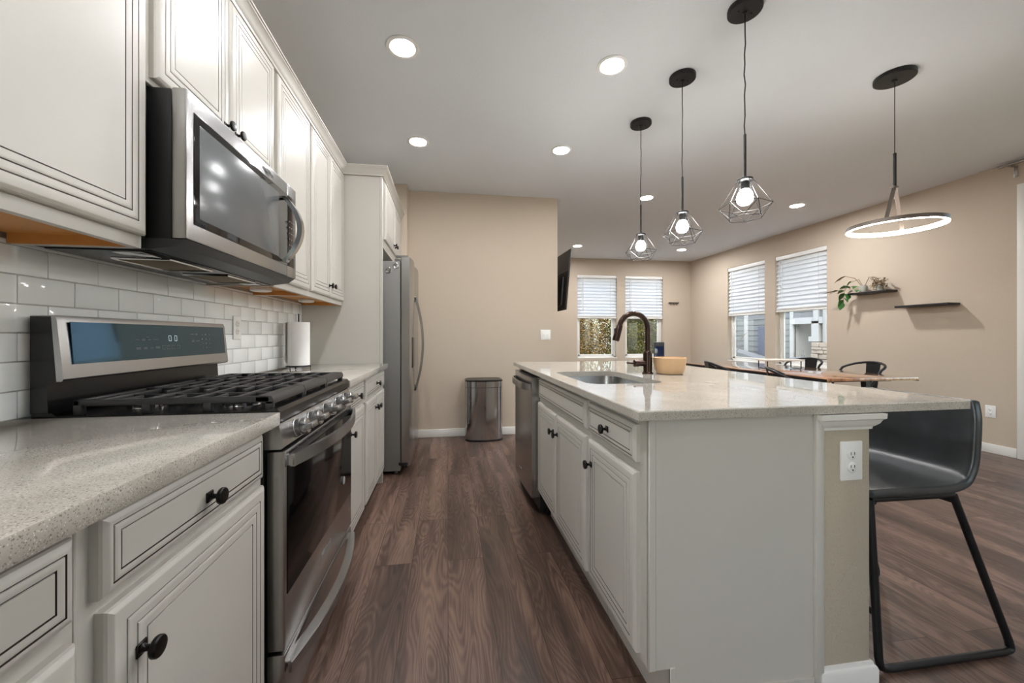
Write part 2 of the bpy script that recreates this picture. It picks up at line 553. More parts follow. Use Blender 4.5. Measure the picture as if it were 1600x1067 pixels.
def baseboard(name, pts_box):
    b = MB()
    for (x0, x1, y0, y1) in pts_box:
        b.box(x0, x1, y0, y1, 0, .088, .004)
    return struct(b.build(name, 'trim'))
baseboard('baseboard_kitchen', [(-.43, XK + .013, YK - .013, YK)])
baseboard('baseboard_far', [(XK, XR, YF - .013, YF)])
baseboard('baseboard_right', [(XR - .013, XR, 2.875, YF - .013), (XR - .013, XR, YB, .87)])
baseboard('baseboard_rear', [(XW, XR - .013, YB, YB + .013)])

# windows: white vinyl frame near the outer face, fixed upper sash, lower sash, glass
def window(name, wall, a0, a1, z0, z1, mullion=True):
    """wall: 'far','right','rear' - local u along the wall, d = depth outwards from the inner face"""
    def bx(b, u0, u1, d0, d1, q0, q1, bev=.003):
        if wall == 'far':
            b.box(u0, u1, YF + d0, YF + d1, q0, q1, bev)
        elif wall == 'left':
            b.box(XW - d1, XW - d0, u0, u1, q0, q1, bev)
        elif wall == 'rear':
            b.box(u0, u1, YB - d1, YB - d0, q0, q1, bev)
        else:
            b.box(XR + d0, XR + d1, u0, u1, q0, q1, bev)
    w = .042
    b = MB()
    bx(b, a0, a0 + w, .075, .145, z0, z1); bx(b, a1 - w, a1, .075, .145, z0, z1)
    bx(b, a0, a1, .075, .145, z0, z0 + w); bx(b, a0, a1, .075, .145, z1 - w, z1)
    root = struct(b.build(name, 'trim'))
    zm = (z0 + z1) / 2
    s = MB()
    sw = .038
    i0, i1 = a0 + w, a1 - w
    for (q0, q1, d0) in ((z0 + w, zm + .02, .085), (zm - .02, z1 - w, .112)):
        bx(s, i0, i0 + sw, d0, d0 + .026, q0, q1); bx(s, i1 - sw, i1, d0, d0 + .026, q0, q1)
        bx(s, i0, i1, d0, d0 + .026, q0, q0 + sw); bx(s, i0, i1, d0, d0 + .026, q1 - sw, q1)
    s.build('sash', 'trim', root)
    g = MB()
    bx(g, i0 + sw, i1 - sw, .096, .099, z0 + w + sw, zm - .018, 0)
    bx(g, i0 + sw, i1 - sw, .123, .126, zm + .018, z1 - w - sw, 0)
    g.build('pane', 'glass', root)
    sl = MB()
    bx(sl, a0, a1, 0.0, .078, z0, z0 + .014)
    sl.build('sill', 'trim', root)
    return root
for i, (a0, a1, z0, z1) in enumerate(FW):
    window('window_%d' % (i + 1), 'far', a0, a1, z0, z1)
for i, (a0, a1, z0, z1) in enumerate(RW):
    window('window_%d' % (i + 3), 'right', a0, a1, z0, z1)
for i, (a0, a1, z0, z1) in enumerate(FILL_BW):
    window('window_%d' % (i + 5), 'rear', a0, a1, z0, z1)  # the added rear opening, out of view
window('window_6', 'left', *FILL_LW[0])

# sliding glass door beyond the frame's edge: its white casing shows
d = MB()
y0, y1, z1 = DOOR[0], DOOR[1], DOOR[3]
d.box(XR - .018, XR + .0, y1, y1 + .085, 0, z1 + .085, .004).box(XR - .018, XR, y0 - .085, y0, 0, z1 + .085, .004)
d.box(XR - .018, XR, y0, y1, z1, z1 + .085, .004)
d.box(XR, XR + .12, y1 - .03, y1, 0, z1, .003).box(XR, XR + .12, y0, y0 + .03, 0, z1, .003).box(XR, XR + .12, y0, y1, z1 - .03, z1, .003)
door = struct(d.build('door_1', 'trim'))
s = MB()
ym = (y0 + y1) / 2
for (p, q, xo) in ((y0 + .03, ym + .04, .03), (ym - .04, y1 - .03, .075)):
    for (u, v) in ((p, p + .07), (q - .07, q)):
        s.box(XR + xo, XR + xo + .035, u, v, .02, z1 - .03, .003)
    s.box(XR + xo, XR + xo + .035, p, q, .02, .12, .003).box(XR + xo, XR + xo + .035, p, q, z1 - .12, z1 - .03, .003)
s.build('sliding_panel', 'trim', door)
g = MB()
g.box(XR + .045, XR + .049, y0 + .10, ym - .03, .12, z1 - .12).box(XR + .090, XR + .094, ym + .03, y1 - .10, .12, z1 - .12)
g.build('pane', 'glass', door)

# ------------------------------------------------------------------ window blinds
def blind(wall, a0, a1, ztop, zbot, label, mirror=False):
    def bx(b, u0, u1, d0, d1, q0, q1, bev=0.0):
        if wall == 'far':
            b.box(u0, u1, YF + d0, YF + d1, q0, q1, bev)
        else:
            b.box(XR + d0, XR + d1, u0, u1, q0, q1, bev)
    a0 += .006; a1 -= .006
    loc = ((a0 + a1) / 2, YF + .04, ztop) if wall == 'far' else (XR + .04, (a0 + a1) / 2, ztop)
    root = thing('window_blind', label, 'blind', loc, 'white slatted blinds half raised over the windows')
    b = MB(); bx(b, a0, a1, .005, .065, ztop - .06, ztop - .002, .004)
    b.build('headrail', 'white_plastic', root)
    b = MB()
    nb = 12
    pitch = (ztop - .06 - zbot - .05) / nb
    ang = radians(62)
    for i in range(nb):
        zc = ztop - .06 - pitch * (i + .5)
        hw = .042
        dy, dz = hw * cos(ang), hw * sin(ang)
        def P(u, sgn, off):
            dd = .036 + sgn * dy + off * sin(ang)
            z = zc + sgn * dz - off * cos(ang)
            return (u, YF + dd, z) if wall == 'far' else (XR + dd, u, z)
        v = [b._v(P(u, sg, of)) for of in (-.0013, .0013) for u, sg in ((a0, -1), (a1, -1), (a1, 1), (a0, 1))]
        for q in ((0, 1, 2, 3), (7, 6, 5, 4), (0, 4, 5, 1), (1, 5, 6, 2), (2, 6, 7, 3), (3, 7, 4, 0)):
            b._f([v[k] for k in q])
    b.build('slats', 'blind', root, smooth=False)
    b = MB()
    for k in range(7):     # the gathered slats resting on the bottom rail
        bx(b, a0, a1, .012, .060, zbot + .024 + k * .0048, zbot + .0270 + k * .0048)
    b.build('stacked_slats', 'white_plastic', root)
    b = MB(); bx(b, a0, a1, .010, .062, zbot, zbot + .022, .004)
    b.build('bottom_rail', 'white_plastic', root)
    wu = a1 - .10 if wall == 'right' else a0 + .10
    b = MB()
    for u in (wu,):
        p = (lambda z: (u, YF + .002, z)) if wall == 'far' else (lambda z: (XR + .002, u, z))
        b.tube([p(ztop - .055), p(ztop - .4), p(zbot + .16)], .0035, 6)
    b.build('wand', 'white_plastic', root)
    for u in (a0 + .13, a1 - .13):
        p = (lambda z: (u, YF + .008, z)) if wall == 'far' else (lambda z: (XR + .008, u, z))
        MB().tube([p(ztop - .05), p(zbot + .02)], .0016, 5).build('ladder_cord', 'white_plastic', root)
    return root
blind('far', FW[0][0], FW[0][1], 2.40, 1.50, 'white slatted blind on the far wall window nearest the mounted television')
blind('far', FW[1][0], FW[1][1], 2.40, 1.50, 'white slatted blind on the far wall window behind the tall faucet')
blind('right', RW[0][0], RW[0][1], 2.393, 1.50, 'white slatted blind on the beige side wall window nearest the room corner')
blind('right', RW[1][0], RW[1][1], 2.393, 1.51, 'white slatted blind on the beige side wall window nearest the plant shelf')

# ------------------------------------------------------------------ outdoors
struct(MB().box(-12, 30, -14, 34, -.5, -.25).build('ground', 'ground'))

def leaves(mb, c, r, n, s0, s1, rnd, flat=1.0):
    for _ in range(n):
        while True:
            p = Vector((rnd.uniform(-1, 1), rnd.uniform(-1, 1), rnd.uniform(-1, 1)))
            if p.length < 1:
                break
        q = Vector(c) + Vector((p.x * r[0], p.y * r[1], p.z * r[2]))
        s = rnd.uniform(s0, s1)
        u = Vector((rnd.uniform(-1, 1), rnd.uniform(-1, 1), rnd.uniform(-1, 1))).normalized()
        w = u.orthogonal().normalized()
        nrm = u.cross(w)
        a, b_, c_, d_ = q - u * s, q - w * s * .45 + nrm * s * .12, q + u * s, q + w * s * .45 + nrm * s * .12
        mb.quad(a, b_, c_, d_)

def tree(name, label, cat, loc, h, blobs, mats_, seed, group, trunk_r=.07, leafn=1400, ls=(.03, .06)):
    rnd = random.Random(seed)
    root = thing(name, label, cat, loc, group)
    x, y, z = loc
    b = MB()
    b.tube([(x, y, z), (x + .06, y + .03, z + h * .35), (x - .03, y, z + h * .7)], [trunk_r, trunk_r * .7, trunk_r * .3], 8)
    for k in range(9):
        a = rnd.uniform(0, 6.28); z0 = z + h * rnd.uniform(.12, .55); l = rnd.uniform(.4, .9)
        b.tube([(x, y, z0), (x + l * .5 * cos(a), y + l * .5 * sin(a), z0 + l * .4), (x + l * cos(a), y + l * sin(a), z0 + l * .9)], [trunk_r * .4, trunk_r * .25, .008], 6)
    b.build('trunk', 'bark', root)
    f = MB()
    for (dx, dy, dz, rx, ry, rz) in blobs:
        leaves(f, (x + dx, y + dy, z + dz), (rx, ry, rz), leafn, ls[0], ls[1], rnd)
    f.build('foliage', mats_, root, smooth=False, normals=False)
    return root
def blobset(h, w, seed, n=9):
    r = random.Random(seed)
    return [(r.uniform(-w, w), r.uniform(-.5, .5), h * r.uniform(.1, .95), r.uniform(.55, .9), r.uniform(.5, .8), r.uniform(.45, .8)) for _ in range(n)]
G = 'trees and shrubs outside the far windows'
tree('autumn_shrub', 'golden autumn shrub filling the far window nearest the television', 'shrub', (3.85, 11.6, -.25), 3.0, [(-1.1 + .75 * i, .0, .35 + .6 * j, .62, .5, .5) for i in range(3) for j in range(4)], 'fol_gold', 3, G, leafn=2200, ls=(.018, .038), trunk_r=.03)
tree('evergreen_shrub', 'dark green shrub seen between the two far windows outdoors', 'shrub', (5.52, 11.6, -.25), 2.9, [(-.15 + .3 * i, 0, .35 + .6 * j, .5, .5, .5) for i in range(2) for j in range(5)], 'fol_green', 5, G, leafn=2200, ls=(.018, .038), trunk_r=.03)
tree('olive_tree', 'olive green leafy tree outside the window behind the faucet', 'tree', (7.1, 12.8, -.25), 3.4, [(-.9 + .6 * i, .0, .35 + .62 * j, .55, .5, .5) for i in range(4) for j in range(5)], 'fol_green', 8, G, leafn=1500, trunk_r=.10, ls=(.02, .045))
tree('golden_tree', 'tall golden tree standing behind the shrubs outdoors', 'tree', (5.0, 15.3, -.25), 4.8, [(-3.6 + .9 * i, .3 * (i % 2), .4 + .85 * j, .75, .6, .7) for i in range(9) for j in range(6)], 'fol_gold', 11, G, leafn=1300, ls=(.04, .075))
struct(MB().box(1.5, 9.0, 9.4, 10.6, -.25, -.20).build('gravel_bed', 'mulch'))
tree('dry_bush', 'sparse dry bush beside the neighbouring house wall', 'shrub', (7.75, 10.25, -.25), 1.6, [(0, 0, 1.15, .25, .3, .28), (.05, .15, .9, .3, .3, .25), (0, .1, 1.75, .12, .12, .2)], 'fol_gold', 21, G, trunk_r=.02, leafn=120)

# neighbouring house, grey lap siding
hs = thing('neighbour_house', 'grey sided neighbouring house seen through the side wall windows', 'house', (9.0, 9.0, -.25))
def siding(mb, axis, fx, a0, a1, z0, z1, lap=.155):
    z = z0
    while z < z1 - 1e-3:
        zt = min(z + lap, z1)
        if axis == 'x':
            mb.prism([(fx - .022, z), (fx + .1, z), (fx + .1, zt), (fx - .006, zt)], 'xz', a0, a1)
        else:
            mb.prism([(fx - .022, z), (fx + .1, z), (fx + .1, zt), (fx - .006, zt)], 'yz', a0, a1)
        z = zt
b = MB(); siding(b, 'x', 9.0, 9.11, 14.0, -.25, 5.2); b.build('siding', 'siding', hs)
b = MB(); siding(b, 'x', 9.9, 3.0, 10.4, -.25, 5.2); b.build('porch_siding', 'siding_b', hs)
b = MB(); b.box(9.0, 9.9, 9.03, 9.12, -.25, 5.2).box(8.95, 9.03, 9.03, 9.13, -.25, 5.2).box(8.95, 9.01, 10.62, 10.74, .62, 5.2); b.build('corner_trim', 'ext_white', hs)
b = MB(); b.box(8.94, 9.06, 4.0, 9.03, 1.50, 1.60).box(8.9, 9.06, 4.0, 9.03, 1.44, 1.50); b.build('porch_beam', 'ext_white', hs)
b = MB(); siding(b, 'x', 8.98, 4.0, 9.03, 1.60, 5.2); b.build('porch_gable', 'siding', hs)
b = MB(); b.box(8.90, 9.10, 8.27, 8.46, .9, 1.5).box(8.86, 9.14, 8.23, 8.50, 1.0, 1.12); b.box(8.92, 9.08, 8.30, 8.43, 1.4, 5.2); b.build('porch_column', 'ext_white', hs)
b = MB()
rs = random.Random(4)
z = -.25
while z < .98:
    hh = rs.uniform(.07, .13); y = 7.55
    while y < 8.36:
        ww = rs.uniform(.14, .3)
        b.box(8.80 - rs.uniform(0, .03), 9.1, y, min(y + ww - .012, 8.36), z, z + hh - .01, .008, 1)
        y += ww
    z += hh
b.build('stone_pier', 'stone', hs)
b = MB(); b.box(8.88, 8.97, 8.06, 8.15, .98, 5.2, .01); b.build('downspout', 'ext_white', hs)
# porch window
b = MB()
for (p, q) in ((9.50, 9.55), (9.80, 9.85)):
    b.box(9.83, 9.90, p, q, .72, 1.42)
for (p, q) in ((.72, .77), (1.06, 1.09), (1.37, 1.42)):
    b.box(9.83, 9.90, 9.50, 9.85, p, q)
pw = b.build('porch_window', 'ext_white', hs)
MB().box(9.86, 9.88, 9.55, 9.80, .77, 1.37).build('pane', 'shutter', pw)
MB().box(8.96, 9.0, 9.55, 10.22, -.25, 1.41).build('slate_panel', 'shutter', hs)
b = MB(); b.prism([(9.35, .50), (11.6, .92), (11.6, -.25), (9.35, -.25)], 'yz', 8.30, 8.72)
tag(b.build('covered_grill_table', 'patio'), 'grey sloped cover outdoors below the corner window', 'patio cover')
b = MB(); b.box(8.15, 8.55, 7.95, 8.35, -.25, .62, .05).cyl((8.35, 8.15, .62), (8.35, 8.15, .68), .03).cyl((8.35, 8.15, .68), (8.35, 8.15, .80), .012)
tag(b.build('covered_grill', 'patio'), 'dark grey covered box outdoors beside the stone pier', 'grill')

# ------------------------------------------------------------------ cabinets
TH = .02
def rings(ins, th=TH):
    r = [(0, -th, 0), (0, -.008, 0), (.0025, -.0045, 0), (.008, -.001, 0), (.011, 0, 0)]
    for a in ins:
        r += [(a, 0, 0), (a + .0004, -.002, 1), (a + .0024, -.002, 1), (a + .0028, 0, 0)]
        if a is not ins[-1]:
            r += [(a + .006, .0010, 0), (a + .0085, .0010, 0)]
    return r
R_DOOR = rings((.030, .050, .070))
R_DRAW = rings((.0145, .0275))
R_SLIM = rings((.030, .048, .066))

def knob(parent, p, n):
    b = MB()
    n = Vector(n); p = Vector(p)
    s_ = .0105
    b.box(p.x - (.004 if n.x < 0 else 0), p.x + (.004 if n.x > 0 else 0), p.y - s_, p.y + s_, p.z - s_, p.z + s_, .0012, 1)
    b.lathe([(.0078, .003), (.0052, .008), (.0048, .014), (.0075, .018), (.0150, .0205), (.0165, .0225), (.0165, .0275), (.0150, .0295), (.0120, .0302), (.0, .0302)], p, n, 20)
    return b.build('knob', 'bronze', parent)

def front(parent, kind, xf, nx, y0, y1, z0, z1, knobs=(), prof=None):
    b = MB()
    b.panel((xf, y0, z0), (0, 1, 0), (0, 0, 1), (nx, 0, 0), y1 - y0, z1 - z0, prof or (R_DOOR if kind == 'door' else R_DRAW))
    o = b.build(kind, ['cab', 'glaze'], parent, ang=20)
    for (ky, kz) in knobs:
        knob(o, (xf, ky, kz), (nx, 0, 0))
    return o

def base_left(name, label, y0, y1, group='white base cabinets along the range wall'):
    t = thing(name, label, 'cabinet', (-.79, (y0 + y1) / 2, 0), group)
    b = MB()
    b.box(XW + .003, -.498, y0, y1, .105, .882, .002, 1)
    b.build('body', 'cab', t)
    b = MB(); b.box(XW + .003, -.565, y0, y1, 0, .105)
    b.build('toe_kick', 'cab', t)
    return t
XD = -.478
t = base_left('base_cabinet', 'white base cabinet with one drawer just before the gas range', .606, 1.135)
front(t, 'drawer', XD, 1, .626, 1.110, .757, .872, [(.868, .806)])
front(t, 'door', XD, 1, .634, 1.118, .125, .735, [(.690, .640)])
t = base_left('base_cabinet', 'white base cabinet at the near end of the counter, cut by the picture edge', -.02, .604)
front(t, 'drawer', XD, 1, .10, .586, .757, .868)
front(t, 'door', XD, 1, .10, .590, .125, .727)
t = base_left('base_cabinet', 'narrow white base cabinet with one door just beyond the gas range', 1.945, 2.385)
front(t, 'drawer', XD, 1, 1.965, 2.352, .757, .872, [(2.165, .812)])
front(t, 'door', XD, 1, 1.968, 2.362, .125, .735, [(2.03, .640)])
t = base_left('base_cabinet', 'white two door base cabinet beside the refrigerator panel', 2.387, 3.097)
front(t, 'drawer', XD, 1, 2.415, 3.070, .757, .872, [(2.745, .812)])
front(t, 'door', XD, 1, 2.415, 2.737, .125, .735, [(2.700, .655)], R_SLIM)
front(t, 'door', XD, 1, 2.745, 3.070, .125, .735, [(2.782, .655)], R_SLIM)

# worktops along the wall
XE = -.458
b = MB(); b.box(XW + .010, XE, -.02, 1.158, .884, .920, .003)
tag(b.build('countertop', 'quartz'), 'speckled pale quartz countertop running up to the near side of the range', 'countertop')
b = MB(); b.box(XW + .010, XE, 1.940, 3.098, .884, .920, .003)
tag(b.build('countertop', 'quartz'), 'speckled pale quartz countertop between range and refrigerator panel', 'countertop')

# backsplash: bevelled subway tiles on a grout bed
b = MB()
b.m(1).box(XW, XW + .004, -.02, 3.098, .915, 1.372)
b.m(0)
tz = 1.3585
row = 0
while tz > .93:
    z0 = max(tz - .0730, .9205)
    off = 1.2325 - .1535 * 9 if row % 2 == 0 else 1.1557 - .1535 * 9
    y = off
    while y < 3.098:
        ya, yb = max(y + .0010, -.02), min(y + .1525, 3.097)
        if yb - ya > .01:
            b.box(XW + .003, XW + .0095, ya, yb, z0 + .001, tz - .001, .0022, 2)
        y += .1535
    tz -= .0735; row += 1
b.box(XW + .003, XW + .0095, -.02, 3.097, 1.3595, 1.371, .002, 1)
tag(b.build('tile_backsplash', ['tile', 'grout']), 'glossy white subway tile backsplash behind the range', 'backsplash')

# wall cabinets
XU = -.772
def upper(label, y0, y1, z0, z1, doors, group='white wall cabinets above the counter', open_under=True, name='wall_cabinet', cat='cabinet', xb=-.792):
    t = thing(name, label, cat, ((XW + xb) / 2, (y0 + y1) / 2, z0), group)
    b = MB()
    zz = z0 + (.030 if open_under else 0)
    b.box(XW + .003, xb, y0, y1, zz, z1, .0015, 1)
    if open_under:
        b.box(xb - .019, xb, y0, y1, z0, zz + .004, .001, 1)
        b.box(XW + .012, xb - .019, y0, y0 + .014, z0 + .0, zz + .002)
        b.box(XW + .012, xb - .019, y1 - .014, y1, z0 + .0, zz + .002)
    b.build('body', 'cab', t)
    if open_under:
        b = MB()
        b.box(XW + .012, xb - .0195, y0 + .0145, y1 - .0145, zz - .004, zz + .002)
        b.box(XW + .0125, xb - .0197, y1 - .020, y1 - .0142, z0 + .001, zz)
        b.box(XW + .0125, xb - .0197, y0 + .0142, y0 + .020, z0 + .001, zz)
        b.build('underside', 'under_wood', t)
    for d in doors:
        front(t, 'door', xb + TH, 1, *d[:4], knobs=d[4] if len(d) > 4 else ())
    return t
upper('large white wall cabinet in front of the microwave, cut by the picture edge', .26, 1.147, 1.358, 2.36, [(.62, 1.141, 1.390, 2.342)])
upper('short white wall cabinet with two doors directly above the microwave', 1.150, 1.925, 1.806, 2.36, [(1.172, 1.527, 1.822, 2.342, [(1.498, 1.868)]), (1.537, 1.894, 1.822, 2.342, [(1.568, 1.868)])], open_under=False)
upper('single door white wall cabinet just beyond the microwave', 1.928, 2.372, 1.358, 2.36, [(1.936, 2.356, 1.390, 2.342, [(1.965, 1.46)])])
upper('double door white wall cabinet next to the refrigerator panel', 2.374, 3.097, 1.358, 2.36, [(2.388, 2.737, 1.390, 2.342, [(2.708, 1.462)]), (2.745, 3.084, 1.390, 2.342, [(2.775, 1.462)])])

b = MB(); b.box(XW + .003, -.515, 3.100, 3.120, 0, 2.36, .001, 1).box(-.517, -.497, 3.096, 3.124, .922, 2.36, .002, 1).box(-.517, -.497, 3.099, 3.121, 0, .93, .001, 1)
tag(b.build('tall_end_panel', 'cab'), 'tall white end panel between the wall cabinets and the refrigerator', 'panel')
upper('white cabinet with two small doors above the refrigerator', 3.126, 4.245, 1.815, 2.36, [(3.150, 3.640, 1.885, 2.325, [(3.60, 1.94)]), (3.652, 4.125, 1.885, 2.325, [(3.69, 1.94)])], open_under=False, xb=-.499, name='refrigerator_cabinet')

# crown moulding, mitred around the tall panel
prof = [(-.006, 2.352), (.012, 2.352), (.014, 2.362), (.018, 2.366), (.022, 2.380), (.033, 2.398), (.040, 2.404), (.040, 2.409), (.045, 2.412), (.045, 2.420), (-.006, 2.420)]
path = [Vector((-.790, .26)), Vector((-.790, 3.098)), Vector((-.499, 3.098)), Vector((-.499, 4.245))]
def miter_rings(b, path, prof):
    out = []
    for i, p in enumerate(path):
        d0 = (path[i] - path[i - 1]).normalized() if i > 0 else None
        d1 = (path[i + 1] - path[i]).normalized() if i < len(path) - 1 else None
        n0 = Vector((d0.y, -d0.x)) if d0 else None
        n1 = Vector((d1.y, -d1.x)) if d1 else None
        if n0 is None: off = n1
        elif n1 is None: off = n0
        else:
            m_ = (n0 + n1).normalized(); off = m_ / m_.dot(n0)
        out.append([b._v((p.x + off.x * q, p.y + off.y * q, z)) for q, z in prof])
    return out
b = MB(); b.loft(miter_rings(b, path, prof))
tag(b.build('crown_moulding', 'cab', ang=30), 'white crown moulding along the top of the wall cabinets', 'moulding')

# puck lights under the cabinets
for i, (y, lb) in enumerate(((2.20, 'round white puck light under the cabinet just beyond the microwave'), (2.86, 'round white puck light under the cabinet near the paper towels'))):
    t = thing('puck_light', lb, 'light', (-.965, y, 1.384), 'puck lights under the wall cabinets')
    MB().lathe([(0, 0), (.046, 0), (.050, -.004), (.050, -.016), (.046, -.020), (.038, -.020)], (-.965, y, 1.3835), n=32).build('housing', 'white_plastic', t)
    MB().lathe([(0, -.018), (.038, -.0185), (.036, -.022), (0, -.023)], (-.965, y, 1.3835), n=32).build('lens', 'emit_puck', t)

# ------------------------------------------------------------------ range
RY0, RY1 = 1.166, 1.931
rg = thing('gas_range', 'stainless steel gas range with black grates standing between the countertops', 'stove', (-.77, (RY0 + RY1) / 2, 0))
b = MB()
b.box(-1.06, -.505, RY0 + .003, RY1 - .003, .03, .885, .004)
for x in (-1.0, -.56):
    for y in (RY0 + .05, RY1 - .05):
        b.cyl((x, y, 0), (x, y, .035), .015, n=12)
b.build('body', 'black_sat', rg)
b = MB()   # cooktop with raised front lip
b.prism([(-1.055, .885), (-.468, .885), (-.462, .890), (-.462, .918), (-.470, .928), (-.492, .930), (-.500, .922), (-1.0, .922), (-1.01, .930), (-1.055, .930)], 'xz', RY0, RY1)
b.build('cooktop', 'black', rg)
b = MB()
BUR = [(-.62, 1.30, .040), (-.88, 1.30, .034), (-.75, 1.548, .046), (-.62, 1.797, .046), (-.88, 1.797, .030)]
for i, (x, y, r) in enumerate(BUR):
    bb = MB().lathe([(0, .922), (r + .012, .922), (r + .010, .931), (r - .004, .934), (r - .004, .938)], (x, y, 0), n=28).build('burner', 'chrome', rg)
    MB().lathe([(0, .936), (r, .936), (r, .942), (r * .8, .945), (0, .946)], (x, y, 0), n=28).build('burner_cap', 'iron', bb)
# three cast iron grates
gy = [RY0 + .012, RY0 + .012 + .247, RY0 + .012 + .494, RY1 - .012]
GX0, GX1 = -.975, -.485
for k in range(3):
    a, c = gy[k] + .002, gy[k + 1] - .002
    b = MB()
    zt, zb = .962, .944
    b.prism([(GX1 - .046, zt), (GX1 - .006, zt), (GX1, zt - .010), (GX1, zb - .004), (GX1 - .012, zb - .004), (GX1 - .046, zb + .004)], 'xz', a, c)
    b.box(GX0, GX0 + .016, a, c, zb, zt, .003)
    for y in (a, c - .012):
        b.box(GX0, GX1 - .01, y, y + .012, zb, zt, .003)
    for x in (GX0, GX0 + .16, GX1 - .18, GX1 - .022):
        for y in (a, c - .016):
            b.box(x, x + .020, y, y + .016, .9215, zb + .004, .002)
    mid = (a + c) / 2
    n = 8
    for j in range(1, n):
        x = GX0 + (GX1 - .046 - GX0) * j / n
        if k == 1 or j % 2:
            b.box(x - .005, x + .005, a + .008, c - .008, zb + .002, zt, .003)
        else:
            b.box(x - .005, x + .005, a + .008, mid - .045, zb + .002, zt, .003)
            b.box(x - .005, x + .005, mid + .045, c - .008, zb + .002, zt, .003)
    b.box(GX0 + .01, GX1 - .04, mid - .006, mid + .006, zb, zt - .004, .002)
    b.build('grate', 'iron', rg)
# control panel and knobs
b = MB()
b.prism([(-.505, .884), (-.466, .884), (-.452, .820), (-.460, .814), (-.505, .814)], 'xz', RY0, RY1)
b.build('control_panel', 'steel', rg, ang=20)
nrm = Vector((.064, 0, .014)).normalized()
for y in (1.268, 1.390, 1.548, 1.706, 1.828):
    o_ = Vector((-.4585, y, .850))
    b = MB()
    b.lathe([(.0275, 0), (.0275, .004), (.0255, .006), (.0250, .018), (.0232, .019), (.0232, .022), (.0250, .023), (.0245, .034), (.0215, .037), (0, .037)], o_, nrm, 28)
    b.T = Matrix.Translation(o_) @ nrm.to_track_quat('Z', 'Y').to_matrix().to_4x4()
    b.box(-.0265, .0265, -.0095, .0095, .028, .058, .003)
    b.build('burner_knob', 'steel', rg)
# oven door
dz0, dz1 = .246, .806
b = MB()
b.box(-.500, -.452, RY0 + .006, RY1 - .006, dz0, dz1, .004)
dr = b.build('oven_door', 'steel', rg)
MB().box(-.4535, -.4495, RY0 + .020, RY1 - .014, .398, .775, .0015).build('window', 'oven_glass', dr)
b = MB()
for i in range(9):
    y = RY0 + .03 + i * .080
    b.box(-.455, -.4505, y, y + .062, .792, .799)
b.build('vent_slots', 'black_sat', dr)
def bowed(b, y0, y1, z, base, bow, h, th, n=24):
    pts, ax = [], []
    for i in range(n + 1):
        s_ = i / n; q = 1 - (2 * s_ - 1) ** 2
        pts.append((base + bow * q, y0 + (y1 - y0) * s_, z))
    b.strip(pts, (1, 0, 0), th, (0, 0, 1), h)
b = MB(); bowed(b, RY0 + .020, RY1 - .020, .778, -.437, .052, .036, .012)
for y in (RY0 + .028, RY1 - .028):
    b.box(-.453, -.432, y - .010, y + .010, .762, .794, .002)
b.build('handle', 'steel', dr, ang=50)
MB().cyl((-.4497, 1.79, .50), (-.4485, 1.79, .50), .017, n=32).build('sticker', 'label', dr)
Rm = Matrix(((0, 0, 1, 0), (1, 0, 0, 0), (0, 1, 0, 0), (0, 0, 0, 1)))    # text facing +x, reading along +y
text_mesh('logo', 'Whirlpool', .026, Matrix.Translation((-.4515, 1.548, .335)) @ Rm, 'label', dr)
# storage drawer
b = MB()
b.box(-.500, -.452, RY0 + .006, RY1 - .006, .045, .236, .004)
dw = b.build('storage_drawer', 'steel', rg)
b = MB(); bowed(b, RY0 + .012, RY1 - .012, .195, -.440, .048, .030, .010)
bowed(b, RY0 + .012, RY1 - .012, .211, -.452, .050, .004, .030)
b.build('handle', 'steel', dw, ang=50)
# backguard
bg = MB()
bg.prism([(-1.062, .928), (-1.022, .928), (-1.026, 1.006), (-.992, 1.010), (-1.006, 1.182), (-1.062, 1.182)], 'xz', RY0 + .004, RY1 - .004)
bgo = bg.build('backguard', 'black', rg, ang=25)
b = MB()
A_ = (-.988, 1.012); B_ = (-1.000, 1.180)
q = [(A_[0] - .012, A_[1]), (A_[0] + .0005, A_[1]), (A_[0] + .0035, A_[1] + .006), (A_[0] + .001, A_[1] + .036), (B_[0] + .001, B_[1] - .010), (B_[0] - .004, B_[1] + .004), (B_[0] - .055, B_[1] + .004), (B_[0] - .055, B_[1] + .001), (B_[0] - .012, B_[1] + .001)]
b.prism(q, 'xz', RY0, RY1)
b.build('steel_frame', 'steel', bgo, ang=25)
b = MB(); b.prism([(-.9864, 1.055), (-.9844, 1.055), (-.9935, 1.168), (-.9955, 1.168)], 'xz', RY0 + .030, RY1 - .022)
pan = b.build('display_panel', 'panel_glass', bgo)
def pp(y, z, e=.0004):
    return (-.9844 - (z - 1.055) * .0805 + e, y, z)
b = MB()
def dash(y, z, w, h):
    b.quad(pp(y - w / 2, z - h / 2), pp(y + w / 2, z - h / 2), pp(y + w / 2, z + h / 2), pp(y - w / 2, z + h / 2))
for y, z, w in ((1.415, 1.118, .016), (1.442, 1.120, .018), (1.442, 1.116, .014), (1.468, 1.118, .012), (1.495, 1.118, .022), (1.460, 1.127, .014),
                (1.418, 1.092, .020), (1.418, 1.088, .020), (1.448, 1.092, .016), (1.448, 1.088, .016), (1.476, 1.090, .014), (1.503, 1.093, .024), (1.503, 1.089, .020),
                (1.690, 1.137, .022), (1.716, 1.139, .014), (1.716, 1.135, .014), (1.694, 1.113, .016), (1.694, 1.109, .016), (1.722, 1.111, .022)):
    dash(y, z, w, .0016)
for y in (1.532, 1.556, 1.580, 1.606):
    for dz_ in (-.006, .006):
        dash(y, 1.090 + dz_, .018, .0012)
    for dy_ in (-.009, .009):
        dash(y + dy_, 1.090, .0012, .013)
for i in range(4):
    for j in range(3):
        dash(1.752 + j * .024, 1.136 - i * .018, .006, .0045)
b.build('key_markings', 'label_dim', pan, smooth=False, normals=False)
b = MB()
